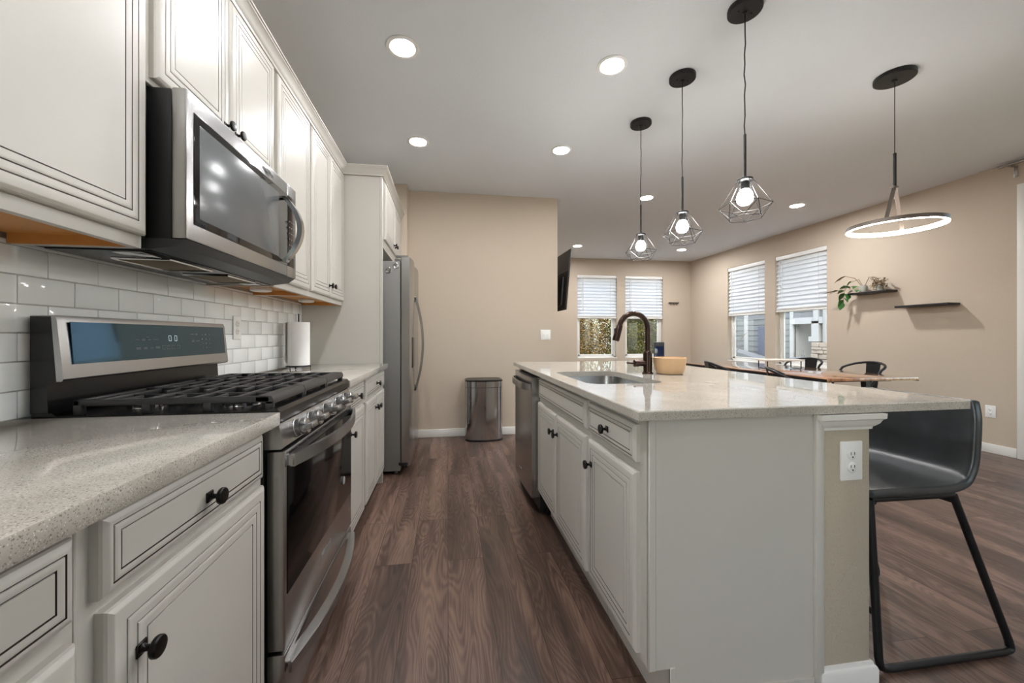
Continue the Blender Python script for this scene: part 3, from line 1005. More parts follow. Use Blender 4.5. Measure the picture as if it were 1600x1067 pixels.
for y in (1.566, 1.596):
    for (dy, dz, w, h) in ((0, .009, .012, .0016), (0, -.009, .012, .0016), (-.006, 0, .0018, .018), (.006, 0, .0018, .018)):
        dash(y + dy, 1.122 + dz, w, h)
b.build('clock_digits', 'cyan', pan, smooth=False, normals=False)

# ------------------------------------------------------------------ microwave
MY0, MY1 = 1.172, 1.940
mw = thing('microwave', 'stainless steel over the range microwave with a curved vertical handle', 'microwave', (-.89, (MY0 + MY1) / 2, 1.36))
b = MB(); b.box(XW + .012, -.800, 1.153, 1.922, 1.392, 1.803, .004).box(-.810, -.741, MY0 + .006, MY1 - .004, 1.39, 1.802, .003)
b.build('case', 'black_sat', mw)
XM = -.700
sy = 1.842
b = MB(); b.box(-.738, XM, MY0, sy - .001, 1.394, 1.803, .005)
md = b.build('door', 'steel', mw)
b = MB(); b.box(XM - .002, XM + .0015, 1.200, sy - .002, 1.440, 1.752, .001); b.build('door_glass', 'black_glass', md)
b = MB(); b.box(XM - .001, XM + .0022, 1.225, 1.750, 1.462, 1.728, .0008); b.build('window', 'mw_glass', md)
b = MB()
pts = []
for i in range(25):
    s_ = i / 24; q_ = 1 - (2 * s_ - 1) ** 2
    pts.append((XM + .004 + .066 * q_, 1.800, 1.448 + .280 * s_))
b.strip(pts, (1, 0, 0), .020, (0, 1, 0), .030)
b.build('handle', 'chrome', md, ang=50)
b = MB(); b.box(-.738, XM, sy + .001, MY1, 1.394, 1.803, .005)
mc = b.build('control_side', 'steel', mw)
b = MB(); b.box(XM - .002, XM + .0015, sy + .002, MY1 - .016, 1.440, 1.752, .001); b.build('control_glass', 'black_glass', mc)
b = MB()
for i in range(7):
    for j in range(3):
        y, z = 1.862 + j * .022, 1.64 - i * .026
        b.box(XM + .001, XM + .002, y - .005, y + .005, z - .002, z + .002)
b.build('key_markings', 'label_dim', mc, smooth=False)
text_mesh('logo', 'Whirlpool', .022, Matrix.Translation((XM + .0004, 1.655, 1.774)) @ Rm, 'label_dim', md)
b = MB()
b.tube([(XM + .0006, 1.655 + .026 * cos(a), 1.774 + .012 * sin(a)) for a in [i * 2 * pi / 28 for i in range(28)]], .0008, 5, closed=True)
b.build('logo_ring', 'label_dim', md)
b = MB()   # underside: sloped front lip, vent bar, pan
b.prism([(-.742, 1.3935), (-.704, 1.3935), (-.730, 1.374), (-.790, 1.364), (-1.06, 1.364), (-1.06, 1.392)], 'xz', MY0 + .004, MY1 - .006)
mu = b.build('underside', 'under_grey', mw, ang=20)
b = MB()
b.box(-1.05, -.80, MY0 + .02, MY1 - .02, 1.3605, 1.3645, .001)
b.build('base_plate', 'black', mu)
b = MB(); b.box(-.965, -.825, 1.30, 1.50, 1.3575, 1.361, .001); b.build('grease_filter', 'mesh_filter', mu)
b = MB(); b.box(-.965, -.825, 1.61, 1.81, 1.3575, 1.361, .001); b.build('grease_filter', 'mesh_filter', mu)
b = MB()
for (y0_, y1_) in ((1.295, 1.505), (1.605, 1.815)):
    b.tube([(-.970, y0_, 1.358), (-.820, y0_, 1.358), (-.820, y1_, 1.358), (-.970, y1_, 1.358)], .004, 6, closed=True)
b.box(-.90, -.83, 1.20, 1.28, 1.3575, 1.361, .001).box(-.90, -.83, 1.84, 1.90, 1.3575, 1.361, .001)
b.build('filter_trim', 'chrome', mu)
b = MB()
for i in range(8):
    b.box(-.742, -.737, MY0 + .06 + i * .085, MY0 + .10 + i * .085, 1.3785, 1.3835)
b.build('vent_slots', 'black', mu)

# ------------------------------------------------------------------ refrigerator
FY0, FY1 = 3.27, 4.18
fr = thing('refrigerator', 'stainless side by side refrigerator with bowed handles in the wall alcove', 'refrigerator', (-.70, (FY0 + FY1) / 2, 0))
b = MB(); b.box(-1.05, -.385, FY0, FY1, .03, 1.738, .006)
for x in (-1.0, -.43):
    for y in (FY0 + .06, FY1 - .06):
        b.cyl((x, y, 0), (x, y, .035), .02, n=12)
b.build('case', 'steel_side', fr)
MB().box(-.395, -.376, FY0 + .006, FY1 - .006, .07, 1.735).build('gasket', 'black_sat', fr)
ysp = FY0 + .41
def fdoor(y0, y1):
    b = MB(); n = 10; rr = []
    for i in range(n + 1):
        s_ = i / n; q_ = 1 - (2 * s_ - 1) ** 2
        rr.append((-.312 + .018 * q_, y0 + (y1 - y0) * s_))
    poly = [(-.376, y0)] + rr + [(-.376, y1)]
    b.prism(poly, 'xy', .075, 1.775)
    return b.build('door', 'steel', fr, ang=30)
d1 = fdoor(FY0 + .003, ysp - .003)
d2 = fdoor(ysp + .003, FY1 - .003)
def fhandle(par, y, sgn):
    b = MB(); pts, ax, bx_ = [], [], []
    n = 24
    for i in range(n + 1):
        s_ = i / n; q_ = 1 - (2 * s_ - 1) ** 2
        pts.append((-.296 + .066 * q_, y, .64 + .84 * s_))
    b.strip(pts, (1, 0, 0), .016, (0, 1, 0), .024)
    for z in (.655, 1.465):
        b.box(-.31, -.285, y - .012, y + .012, z - .02, z + .02, .003)
    b.build('handle', 'steel', par, ang=50)
fhandle(d1, ysp - .045, -1); fhandle(d2, ysp + .045, 1)
b = MB(); b.box(-.318, -.294, FY0 + .10, FY0 + .31, .86, 1.12, .004); b.build('dispenser', 'black', d1)
b = MB()
for y in (FY0 + .03, FY1 - .03):
    b.box(-.42, -.325, y - .018, y + .018, 1.776, 1.792, .003)
b.box(-.43, -.33, FY0 + .012, FY0 + .05, 1.739, 1.762, .003)
b.build('hinge_cover', 'steel_side', fr)
b = MB(); b.box(-.398, -.325, FY0 - .002, FY0 + .05, .078, .10, .002).box(-.352, -.33, FY0 - .003, FY0 + .04, .055, .078, .002)
b.build('hinge', 'black_sat', fr)
for (x, z, lb) in ((-.478, 1.662, 'round silver magnet on the side of the refrigerator, the lower of the pair'), (-.418, 1.702, 'round silver magnet on the side of the refrigerator, the higher of the pair')):
    b = MB(); b.lathe([(0, 0), (.023, 0), (.024, .004), (.021, .007), (.016, .006), (0, .006)], (x, FY0 - .0002, z), (0, -1, 0), 24)
    b.mi = 1
    b.box(x - .006, x + .006, FY0 - .0072, FY0 - .006, z - .009, z + .009)
    tag(b.build('fridge_magnet', ['chrome', 'steel_side']), lb, 'magnet', 'magnets on the refrigerator')

# ------------------------------------------------------------------ things on the worktops and wall
pt = thing('paper_towel_holder', 'white paper towel roll on a wire stand beside the tall panel', 'paper towel', (-.965, 2.72, .92))
b = MB(); b.tube([(-.965 + .072 * cos(a), 2.72 + .072 * sin(a), .934) for a in [i * 2 * pi / 32 for i in range(32)]], .0035, 6, closed=True)
for a in (0.6, 2.7, 4.8):
    b.cyl((-.965 + .072 * cos(a), 2.72 + .072 * sin(a), .9205), (-.965 + .072 * cos(a), 2.72 + .072 * sin(a), .934), .004, n=8)
b.tube([(-1.035, 2.72, .934), (-.895, 2.72, .934)], .003, 6)
b.tube([(-.965, 2.72, .932), (-.965, 2.72, 1.275)], .0045, 8)
b.build('wire_stand', 'black_metal', pt)
b = MB(); b.lathe([(.02, 0), (.066, 0), (.066, .280), (.02, .280), (.02, 0)], (-.965, 2.72, .940), n=40)
b.build('roll', 'paper', pt)
b = MB()
r0 = []; 
for i in range(9):
    s_ = i / 8
    x, y = -.965 - .066 * cos(s_ * .7) - .012 * s_, 2.72 - .066 * sin(s_ * .7) - .02 * s_
    r0.append((x, y))
rr = [[b._v((x, y, .942 + .05 * i / 8)), b._v((x - .0012, y - .0008, .942 + .05 * i / 8)), b._v((x - .0012, y - .0008, 1.219)), b._v((x, y, 1.219))] for i, (x, y) in enumerate(r0)]
b.loft(rr); b.build('loose_sheet', 'paper', pt)

def plate(name, label, cat, c, A, N, w, h, kind):
    """outlet or switch plate; A: direction of the width, N: out of the wall"""
    A, N = Vector(A), Vector(N); c = Vector(c)
    t = thing(name, label, cat, c - Vector((0, 0, h / 2)))
    T = Matrix.Translation(c) @ Matrix((( A.x, 0, N.x, 0), (A.y, 0, N.y, 0), (A.z, 1, N.z, 0), (0, 0, 0, 1)))
    b = MB(); b.T = T; b.box(-w / 2, w / 2, -h / 2, h / 2, 0, .006, .0025); b.build('cover_plate', 'white_plastic', t)
    if kind == 'outlet':
        for z in (-.020, .020):
            b = MB(); b.T = T
            b.lathe([(0, .005), (.0165, .005), (.0165, .0075), (.015, .0085), (0, .0085)], (0, z, 0), (0, 0, 1), 24)
            o = b.build('socket', 'white_plastic', t)
            b = MB(); b.T = T
            b.box(-.0075, -.0055, z - .001, z + .008, .0083, .0089).box(.0055, .0075, z - .001, z + .008, .0083, .0089)
            b.cyl((0, z - .008, .0083), (0, z - .008, .0089), .0024, n=10)
            b.build('slots', 'black_sat', o)
    else:
        n = 2
        for i in range(n):
            x = (i - .5) * .046
            b = MB(); b.T = T; b.box(x - .005, x + .005, -.012, .012, .005, .008, .001).box(x - .004, x + .004, -.002, .008, .007, .016, .0015)
            b.build('toggle', 'white_plastic', t)
    return t
plate('wall_outlet', 'white outlet on the tiled backsplash beyond the range', 'outlet', (XW + .0098, 2.185, 1.172), (0, 1, 0), (1, 0, 0), .074, .118, 'outlet')
plate('light_switch', 'white double light switch on the beige wall at the end of the kitchen', 'light switch', (1.125, YK - .0002, 1.145), (1, 0, 0), (0, -1, 0), .118, .118, 'switch')
plate('wall_outlet', 'white outlet low on the beige wall behind the bar stool', 'outlet', (XR - .0002, 3.055, .40), (0, -1, 0), (-1, 0, 0), .074, .118, 'outlet')

# trash can
cx, cy = .388, 4.312
tc_ = thing('trash_can', 'rectangular stainless steel trash can standing against the beige wall', 'trash can', (cx, cy, 0))
def rrect(w, d, r, n=6, bow=0.0):
    out = []
    for (sx, sy_, a0) in ((1, 1, 0), (-1, 1, pi / 2), (-1, -1, pi), (1, -1, 3 * pi / 2)):
        for i in range(n + 1):
            a = a0 + pi / 2 * i / n
            out.append((sx * (w / 2 - r) + r * cos(a), sy_ * (d / 2 - r) + r * sin(a)))
    return [(x, y - (bow * (1 - (2 * x / w) ** 2) if y < 0 else 0)) for x, y in out]
def can_ring(b, w, d, z, r=.055, bow=.042):
    q = rrect(w, d, r, 6, 0)
    # subdivide the front so that it bows
    out = []
    for i, (x, y) in enumerate(q):
        out.append((x, y))
        if i == 20:
            nx_ = q[21]
            for k in range(1, 12):
                t_ = k / 12
                out.append((x + (nx_[0] - x) * t_, y))
    return [b._v((cx + x, cy + y - (bow * (1 - (2 * x / w) ** 2) if y < 0 else 0), z)) for x, y in out]
b = MB(); b.loft([can_ring(b, .405, .235, z) for z in (.018, .575)]); b.build('shell', 'polished', tc_, ang=50)
b = MB(); b.loft([can_ring(b, .409, .239, z) for z in (0, .020)]); b.build('base', 'black_sat', tc_, ang=50)
b = MB(); b.loft([can_ring(b, .407, .237, z) for z in (.579, .640)]); b.build('lid_band', 'polished', tc_, ang=50)
b = MB(); b.loft([can_ring(b, .409, .239, .640), can_ring(b, .409, .239, .652), can_ring(b, .385, .215, .660), can_ring(b, .36, .19, .655)]); b.build('lid', 'black', tc_, ang=50)

# ------------------------------------------------------------------ island
IY0, IY1 = 1.050, 3.095
XI = .550        # door fronts
XB = .570        # face frame
def base_island(label, y0, y1, near=False, hollow=False):
    t = thing('island_cabinet', label, 'cabinet', (.85, (y0 + y1) / 2, 0), 'white cabinets of the island')
    b = MB()
    if hollow:
        b.box(XB, .590, y0, y1, .165, .892, .0015, 1).box(1.00, 1.138, y0, y1, .165, .892).box(XB + .01, 1.138, y0, y1, .165, .60)
        b.box(XB + .01, 1.138, y0, y0 + .02, .165, .892).box(XB + .01, 1.138, y1 - .02, y1, .165, .892)
    else:
        b.box(XB, 1.138, y0, y1, .165, .892, .0015, 1)
    b.box(.640, 1.138, y0 + (.0 if near else 0), y1, 0, .165)
    b.build('body', 'cab', t)
    return t
t = base_island('white island cabinet with drawer and door at the near end of the island', IY0 + .004, 1.505, True)
front(t, 'drawer', XI, -1, 1.098, 1.492, .752, .866, [(1.296, .806)])
front(t, 'door', XI, -1, 1.098, 1.490, .182, .722, [(1.452, .632)])
b = MB()   # end panel and its stiles
b.box(XB + .002, 1.140, IY0, IY0 + .006, .165, .892)
b.box(.636, 1.140, IY0, IY0 + .006, 0, .165)
b.box(XB, .592, IY0 - .004, IY0 + .010, .165, .892, .002, 1)
b.box(1.112, 1.142, IY0 - .010, IY0 + .006, 0, .892, .004)
b.box(.636, .655, IY0 - .003, IY0 + .006, 0, .168, .002, 1)
b.box(.655, 1.112, IY0 - .006, IY0 + .006, 0, .085, .003)
b.build('end_panel', 'cab', t)
t = base_island('white sink cabinet in the island with two doors and a false drawer front', 1.508, 2.388, hollow=True)
front(t, 'drawer', XI, -1, 1.524, 2.340, .752, .868)
front(t, 'door', XI, -1, 1.528, 1.958, .170, .722, [(1.925, .628)])
front(t, 'door', XI, -1, 1.964, 2.372, .170, .722, [(2.000, .628)])

# dishwasher
dwt = thing('dishwasher', 'stainless steel dishwasher built into the far end of the island', 'dishwasher', (.80, 2.70, 0))
b = MB(); b.box(.572, 1.135, 2.394, 3.010, .04, .885); b.box(.62, 1.13, 2.394, 3.010, 0, .04); b.build('tub', 'black_sat', dwt)
b = MB(); n = 12; poly = [(.570, 2.398)]
for i in range(n + 1):
    s_ = i / n; q_ = 1 - (2 * s_ - 1) ** 2
    poly.append((.520 - .014 * q_, 2.398 + .606 * s_))
poly.append((.570, 3.004))
b.prism(poly, 'xy', .115, .868); dd = b.build('door', 'steel', dwt, ang=30)
b = MB(); pts = []
for i in range(21):
    s_ = i / 20; q_ = 1 - (2 * s_ - 1) ** 4
    pts.append((.512 - .036 * q_, 2.415 + .572 * s_, .805))
b.strip(pts, (1, 0, 0), .010, (0, 0, 1), .042); b.build('handle', 'steel', dd, ang=50)
b = MB(); b.box(.575, .60, 2.40, 3.0, .02, .113); b.build('toe_panel', 'black_sat', dwt)
b = MB(); b.box(.5045, .508, 2.67, 2.70, .205, .212).box(.5045, .508, 2.73, 2.745, .198, .206); b.build('logo', 'label', dd)
b = MB(); b.box(XB, 1.138, 3.014, IY1, 0, .892, .0015, 1)
tag(b.build('island_end_filler', 'cab'), 'white filler panel closing the island beyond the dishwasher', 'panel')

# knee wall with its cornice and skirting
kw = thing('island_knee_wall', 'beige textured knee wall carrying the island overhang', 'half wall', (1.23, 2.07, 0))
b = MB(); b.box(1.144, 1.318, IY0, IY1, 0, .890, .008); b.build('drywall', 'drywall', kw)
cprof = [(0, .838), (.003, .838), (.004, .846), (.009, .850), (.016, .858), (.021, .870), (.027, .874), (.028, .890), (0, .890)]
b = MB()
kp = [Vector((1.143, 1.20)), Vector((1.143, IY0)), Vector((1.318, IY0)), Vector((1.318, IY1)), Vector((1.144, IY1))]
kp[0] = Vector((1.143, IY0 + .02))
b.loft(miter_rings(b, [kp[0], kp[1], kp[2], kp[3], kp[4]], cprof)); b.build('cornice', 'trim', kw, ang=30)
b = MB(); bp_ = [(0, 0), (.014, 0), (.014, .088), (.011, .096), (.006, .100), (.005, .108), (0, .110)]
b.loft(miter_rings(b, kp, bp_)); b.build('skirting', 'trim', kw, ang=30)
plate('wall_outlet', 'white outlet on the end of the island knee wall below the countertop', 'outlet', (1.243, IY0 - .0002, .742), (1, 0, 0), (0, -1, 0), .078, .122, 'outlet')

# worktop with the sink cut-out
def slab_with_hole(name, x0, x1, y0a, y0b, y1, z0, z1, hx0, hx1, hy0, hy1, r):
    b = MB()
    n = 6
    hole = []
    for (cx_, cy_, a0) in ((hx1 - r, hy1 - r, 0), (hx0 + r, hy1 - r, pi / 2), (hx0 + r, hy0 + r, pi), (hx1 - r, hy0 + r, 3 * pi / 2)):
        for i in range(n + 1):
            a = a0 + pi / 2 * i / n
            hole.append((cx_ + r * cos(a), cy_ + r * sin(a)))
    corners = [(x1, y1), (x0, y1), (x0, y0a), (x1, y0b)]
    e = .003
    def ringpts(z, ins):
        return [b._v((x - ins * (1 if x > 1 else -1), y - ins * (1 if y > 2 else -1), z)) for x, y in corners]
    o0, o1, o2, o3 = ringpts(z0, 0), ringpts(z1 - e, 0), ringpts(z1, e), None
    for A, B in ((o0, o1), (o1, o2)):
        for i in range(4):
            b._f([A[i], A[(i + 1) % 4], B[(i + 1) % 4], B[i]])
    h1 = [b._v((x, y, z1)) for x, y in hole]; h0 = [b._v((x, y, z0)) for x, y in hole]
    k = n + 1
    for top, hh in ((o2, h1), (o0, h0)):
        for q in range(4):
            for i in range(n):
                b._f([top[q], hh[q * k + i], hh[q * k + i + 1]])
            j = (q + 1) % 4
            b._f([top[q], hh[q * k + n], hh[(j * k) % (4 * k)], top[j]])
    m_ = len(hole)
    for i in range(m_):
        b._f([h1[i], h1[(i + 1) % m_], h0[(i + 1) % m_], h0[i]])
    return b.build(name, 'quartz', ang=30)
SX0, SX1, SY0, SY1 = .612, .975, 1.625, 2.225
o = slab_with_hole('island_countertop', .525, 1.685, 1.020, 1.038, 3.12, .893, .920, SX0, SX1, SY0, SY1, .07)
tag(o, 'large speckled quartz island countertop with a sink cut into it', 'countertop')
sk = thing('kitchen_sink', 'undermount stainless steel sink set into the island countertop', 'sink', ((SX0 + SX1) / 2, (SY0 + SY1) / 2, .69))
b = MB()
def srr(z, g, r=.075):
    n = 6; out = []
    for (cx_, cy_, a0) in ((SX1 + g - r, SY1 + g - r, 0), (SX0 - g + r, SY1 + g - r, pi / 2), (SX0 - g + r, SY0 - g + r, pi), (SX1 + g - r, SY0 - g + r, 3 * pi / 2)):
        for i in range(n + 1):
            a = a0 + pi / 2 * i / n
            out.append(b._v((cx_ + r * cos(a), cy_ + r * sin(a), z)))
    return out
b.loft([srr(.8925, .016), srr(.8925, .004), srr(.72, -.002), srr(.700, -.014), srr(.694, -.06, .05)], caps=False)
last = srr(.690, -.12, .03); b._f(last)
b2 = b.bm
b.loft([srr(.694, -.06, .05), last], caps=False)
o = b.build('basin', 'steel', sk, ang=50, normals=False)
MB().lathe([(0, .0), (.043, .0), (.045, .004), (.036, .005), (.030, .002), (0, .002)], ((SX0 + SX1) / 2, (SY0 + SY1) / 2, .690), n=28).build('drain', 'chrome', sk)

# faucet
fx, fy = 1.105, 2.045
fc = thing('faucet', 'tall oil rubbed bronze gooseneck faucet beside the sink', 'faucet', (fx, fy, .92))
b = MB(); b.lathe([(.030, 0), (.030, .004), (.0245, .010), (.0245, .110), (.021, .122), (.0165, .128), (0, .128)], (fx, fy, .9202), n=28); b.build('base', 'oil_bronze', fc)
b = MB()
Rr = .083
pts = [(fx, fy, 1.03), (fx, fy, 1.10), (fx, fy, 1.172)] + [(fx - Rr + Rr * cos(a), fy, 1.172 + Rr * sin(a)) for a in [i * (pi * .93) / 22 for i in range(1, 23)]]
b.tube(pts, .0145, 14); b.build('gooseneck', 'oil_bronze', fc)
e0, e1 = Vector(pts[-2]), Vector(pts[-1]); dr_ = (e1 - e0).normalized()
b = MB(); b.lathe([(.0150, 0), (.0170, .004), (.0180, .045), (.0190, .085), (.0170, .090), (0, .090)], e1, dr_, 20)
sp = b.build('spray_head', 'oil_bronze', fc)
b = MB(); p_ = e1 + dr_ * .03 + Vector((-.019, 0, 0)); b.box(p_.x - .004, p_.x + .004, p_.y - .008, p_.y + .008, p_.z - .03, p_.z + .012, .002); b.build('spray_button', 'black_sat', sp)
b = MB()
b.cyl((fx - .015, fy, .978), (fx - .058, fy, .978), .0165, n=20).cyl((fx - .058, fy, .978), (fx - .078, fy, .978), .0195, n=20)
b.tube([(fx - .078, fy, .978), (fx - .105, fy, .981), (fx - .122, fy, .982)], [.0075, .006, .005], 10)
b.build('lever_handle', 'oil_bronze', fc)

# bowl and the small device behind it
b = MB()
b.lathe([(0, 0), (.062, 0), (.070, .004), (.080, .030), (.0875, .085), (.0880, .090), (.0845, .091), (.0830, .086), (.0760, .032), (.064, .008), (0, .007)], (1.222, 2.02, .9203), n=48)
tag(b.build('wooden_bowl', 'bowl'), 'tan bamboo bowl on the island right beside the faucet', 'bowl')
dv = thing('countertop_display', 'small upright dark blue display device behind the bamboo bowl', 'device', (1.560, 2.72, .92))
b = MB(); b.T = Matrix.Translation((1.560, 2.72, .9203)) @ Matrix.Rotation(radians(-24), 4, 'Z')
b.box(-.036, .036, -.022, .022, 0, .165, .005); b.build('case', 'black_sat', dv)
b = MB(); b.T = Matrix.Translation((1.560, 2.72, .9203)) @ Matrix.Rotation(radians(-24), 4, 'Z')
b.box(-.032, .032, -.0232, -.0215, .010, .135, .0005); b.build('screen', 'screen_blue', dv)

# ------------------------------------------------------------------ lamps
def downlight(x, y, label, glow='emit_down'):
    t = thing('recessed_light', label, 'ceiling light', (x, y, H), 'recessed ceiling lights')
    MB().lathe([(.066, -.0005), (.089, -.0005), (.090, -.003), (.086, -.006), (.070, -.007), (.066, -.004)], (x, y, H), n=40).build('trim_ring', 'white_plastic', t)
    MB().lathe([(0, -.003), (.067, -.003), (.066, -.0045), (0, -.005)], (x, y, H), n=40).build('diffuser', glow, t)
DL = [(-.25, 2.24, 'lit recessed ceiling light nearest the microwave'),
      (.968, 2.21, 'lit recessed ceiling light nearest the two closer pendant lamps over the sink side'),
      (-.245, 3.31, 'lit recessed ceiling light in front of the refrigerator'),
      (.972, 3.28, 'lit recessed ceiling light just before the end of the kitchen wall'),
      (2.29, 4.265, 'lit recessed ceiling light right behind the farthest pendant cord'),
      (4.265, 4.245, 'lit recessed ceiling light nearest the ring pendant and the shelves'),
      (2.288, 6.72, 'lit recessed ceiling light above the mounted television'),
      (4.312, 6.73, 'lit recessed ceiling light nearest the far room corner')]
for x, y, lb in DL:
    downlight(x, y, lb, 'emit_down_living' if x > 2 else 'emit_down')
for x, y in ((-.25, 1.17), (.968, 1.14), (-.25, .05), (4.2, -.6)):  # lamps added out of view to brighten the near kitchen
    downlight(x, y, 'added recessed ceiling light out of view, filling the room with light')

def pendant(y, label):
    x = 1.440
    t = thing('pendant_lamp', label, 'pendant lamp', (x, y, 1.70), 'cage pendants over the island')
    b = MB(); b.lathe([(0, 0), (.076, 0), (.077, -.003), (.077, -.022), (.074, -.026), (.012, -.027), (.010, -.034), (0, -.034)], (x, y, H - .0005), n=36)
    cn = b.build('canopy', 'black_metal', t)
    MB().sphere((x + .035, y, H - .028), .005, 10, 6).sphere((x - .035, y, H - .028), .005, 10, 6).build('screw', 'black_metal', cn)
    b = MB(); rnd = random.Random(int(y * 100))
    pts = [(x + (rnd.uniform(-.003, .003) if 0 < i < 12 else 0), y + (rnd.uniform(-.003, .003) if 0 < i < 12 else 0), H - .03 - (H - .03 - 2.11) * i / 12) for i in range(13)]
    b.tube(pts, .0030, 8); b.build('cord', 'black_metal', t)
    b = MB(); b.tube([(x, y, 2.118), (x, y, 1.905)], .0062, 12); b.build('rod', 'black_metal', t)
    b = MB(); b.lathe([(0, 1.912), (.010, 1.910), (.012, 1.904), (.034, 1.900), (.036, 1.896), (.036, 1.890), (.030, 1.887), (.019, 1.885), (.0185, 1.845), (0, 1.845)], (x, y, 0), n=28); b.build('socket', 'black_metal', t)
    n = 6; a_ = []
    up = [Vector((x + .034 * cos(2 * pi * (i + .3) / n), y + .034 * sin(2 * pi * (i + .3) / n), 1.892)) for i in range(n)]
    md_ = [Vector((x + .113 * cos(2 * pi * (i + .3) / n), y + .113 * sin(2 * pi * (i + .3) / n), 1.768)) for i in range(n)]
    lo = [Vector((x + .076 * cos(2 * pi * (i + .8) / n), y + .076 * sin(2 * pi * (i + .8) / n), 1.708)) for i in range(n)]
    b = MB(); r = .0017
    for i in range(n):
        for p, q in ((up[i], md_[i]), (up[i], md_[(i + 1) % n]) if False else (up[i], up[(i + 1) % n]), (md_[i], md_[(i + 1) % n]), (md_[i], lo[i]), (md_[(i + 1) % n], lo[i]), (lo[i], lo[(i + 1) % n])):
            b.cyl(p, q, r, n=6)
        b.sphere(md_[i], .0032, 8, 6).sphere(lo[i], .0028, 8, 6)
    b.build('cage', 'black_metal', t)
    b = MB(); b.lathe([(.014, .0), (.015, -.010), (.024, -.022), (.033, -.038), (.0365, -.056), (.033, -.074), (.021, -.087), (0, -.092)], (x, y, 1.862), n=28); b.build('bulb', 'emit_bulb', t)
pendant(1.722, 'black wire cage pendant lamp hanging nearest above the island')
pendant(2.238, 'black wire cage pendant lamp in the middle of the three over the island')
pendant(2.766, 'black wire cage pendant lamp farthest along the island, before the far windows')

rx, ry, rz, rr_ = 2.738, 2.041, 1.800, .230
t = thing('ring_pendant', 'lit ring pendant lamp hung from a black rod above the dining side', 'pendant lamp', (rx, ry, rz))
b = MB(); b.lathe([(0, 0), (.098, 0), (.100, -.003), (.100, -.024), (.096, -.028), (.014, -.030), (.012, -.038), (0, -.038)], (rx, ry, H - .0005), n=40); b.build('canopy', 'black_metal', t)
MB().tube([(rx, ry, H - .03), (rx, ry, 2.258)], .0022, 8).build('cord', 'black_metal', t)
MB().tube([(rx, ry, 2.262), (rx, ry, 2.052)], .0085, 12).build('rod', 'black_metal', t)
b = MB()
nn = 64
cs = [(rr_ - .0, .0), (rr_, .024), (rr_ - .012, .024), (rr_ - .012, .004), (rr_ - .010, .0)]
rg_ = []
for i in range(nn):
    a = 2 * pi * i / nn
    rg_.append([b._v((rx + q * cos(a), ry + q * sin(a), rz + z)) for q, z in cs])
b.loft(rg_, closed=True); ring = b.build('ring', 'grey_canopy', t, ang=30)
b = MB(); rg_ = []
for i in range(nn):
    a = 2 * pi * i / nn
    rg_.append([b._v((rx + q * cos(a), ry + q * sin(a), rz + z)) for q, z in ((rr_ - .0122, .003), (rr_ - .0122, .020), (rr_ - .0165, .018), (rr_ - .0165, .003))])
b.loft(rg_, closed=True)
rg_ = []
for i in range(nn):
    a = 2 * pi * i / nn
    rg_.append([b._v((rx + q * cos(a), ry + q * sin(a), rz + z)) for q, z in ((rr_ - .001, -.0002), (rr_ - .010, -.0002), (rr_ - .010, -.003), (rr_ - .001, -.003))])
b.loft(rg_, closed=True); b.build('light_strip', 'emit_ring', ring, ang=30)
b = MB()
a = radians(28)
ux, uy = cos(a), sin(a)
for s_ in (-1, 1):
    top = Vector((rx + ux * .010 * s_, ry + uy * .010 * s_, 2.052))
    bot = Vector((rx + ux * (rr_ - .008) * s_, ry + uy * (rr_ - .008) * s_, rz + .022))
    m_ = [top + (bot - top) * i / 6 for i in range(7)]
    b.strip(m_, (ux, uy, 0), .008, (-uy, ux, 0), .020)
b.box(rx - .02, rx + .02, ry - .010, ry + .010, 2.044, 2.060, .003)
b.build('arms', 'grey_canopy', t)

# ------------------------------------------------------------------ television seen from behind, on an arm
tvt = thing('mounted_television', 'dark flat television tilted on the wall beyond the end of the kitchen', 'television', (1.46, 5.35, 1.47))
Tt = Matrix.Translation((1.475, 4.67, 1.83)) @ Matrix.Rotation(radians(1.5), 4, 'Z') @ Matrix.Rotation(radians(5.0), 4, 'Y')
b = MB(); b.T = Tt; b.box(-.010, .012, 0, 1.30, -.375, .385, .004); b.build('screen_panel', 'tv', tvt)
b = MB(); b.T = Tt; b.box(-.045, -.010, .10, 1.20, -.32, .05, .012); b.build('rear_housing', 'black_sat', tvt)
b = MB(); b.T = Tt; b.box(-.05, -.045, .04, .12, .10, .105).box(-.013, -.010, .02, 1.28, .12, .124); b.build('rear_seam', 'steel_side', tvt)
b = MB(); b.box(XK, XK + .02, 5.15, 5.45, 1.65, 2.0, .003).box(XK + .015, 1.435, 5.27, 5.33, 1.78, 1.86, .004); b.build('wall_bracket', 'black_metal', tvt)

# ------------------------------------------------------------------ shelves and plants on the side wall
def shelf(y0, y1, z, label):
    b = MB(); b.box(XR - .155, XR - .001, y0, y1, z - .024, z, .003)
    return tag(b.build('floating_shelf', 'shelf'), label, 'shelf', 'black floating shelves')
shelf(3.845, 4.300, 1.672, 'black floating shelf with plants on the beige wall')
shelf(3.280, 3.765, 1.474, 'empty black floating shelf on the beige wall, the lower one')
b = MB(); b.box(4.68, 4.90, YF - .05, YF - .001, 1.835, 1.850, .002)
sh = b.build('hook_rail', 'black_metal'); tag(sh, 'small black hook rail on the far wall near the room corner', 'hook rail')
b = MB()
for x in (4.72, 4.79, 4.86):
    b.tube([(x, YF - .02, 1.838), (x, YF - .022, 1.80), (x, YF - .035, 1.792), (x, YF - .045, 1.80)], .003, 6)
b.build('hooks', 'black_metal', sh)

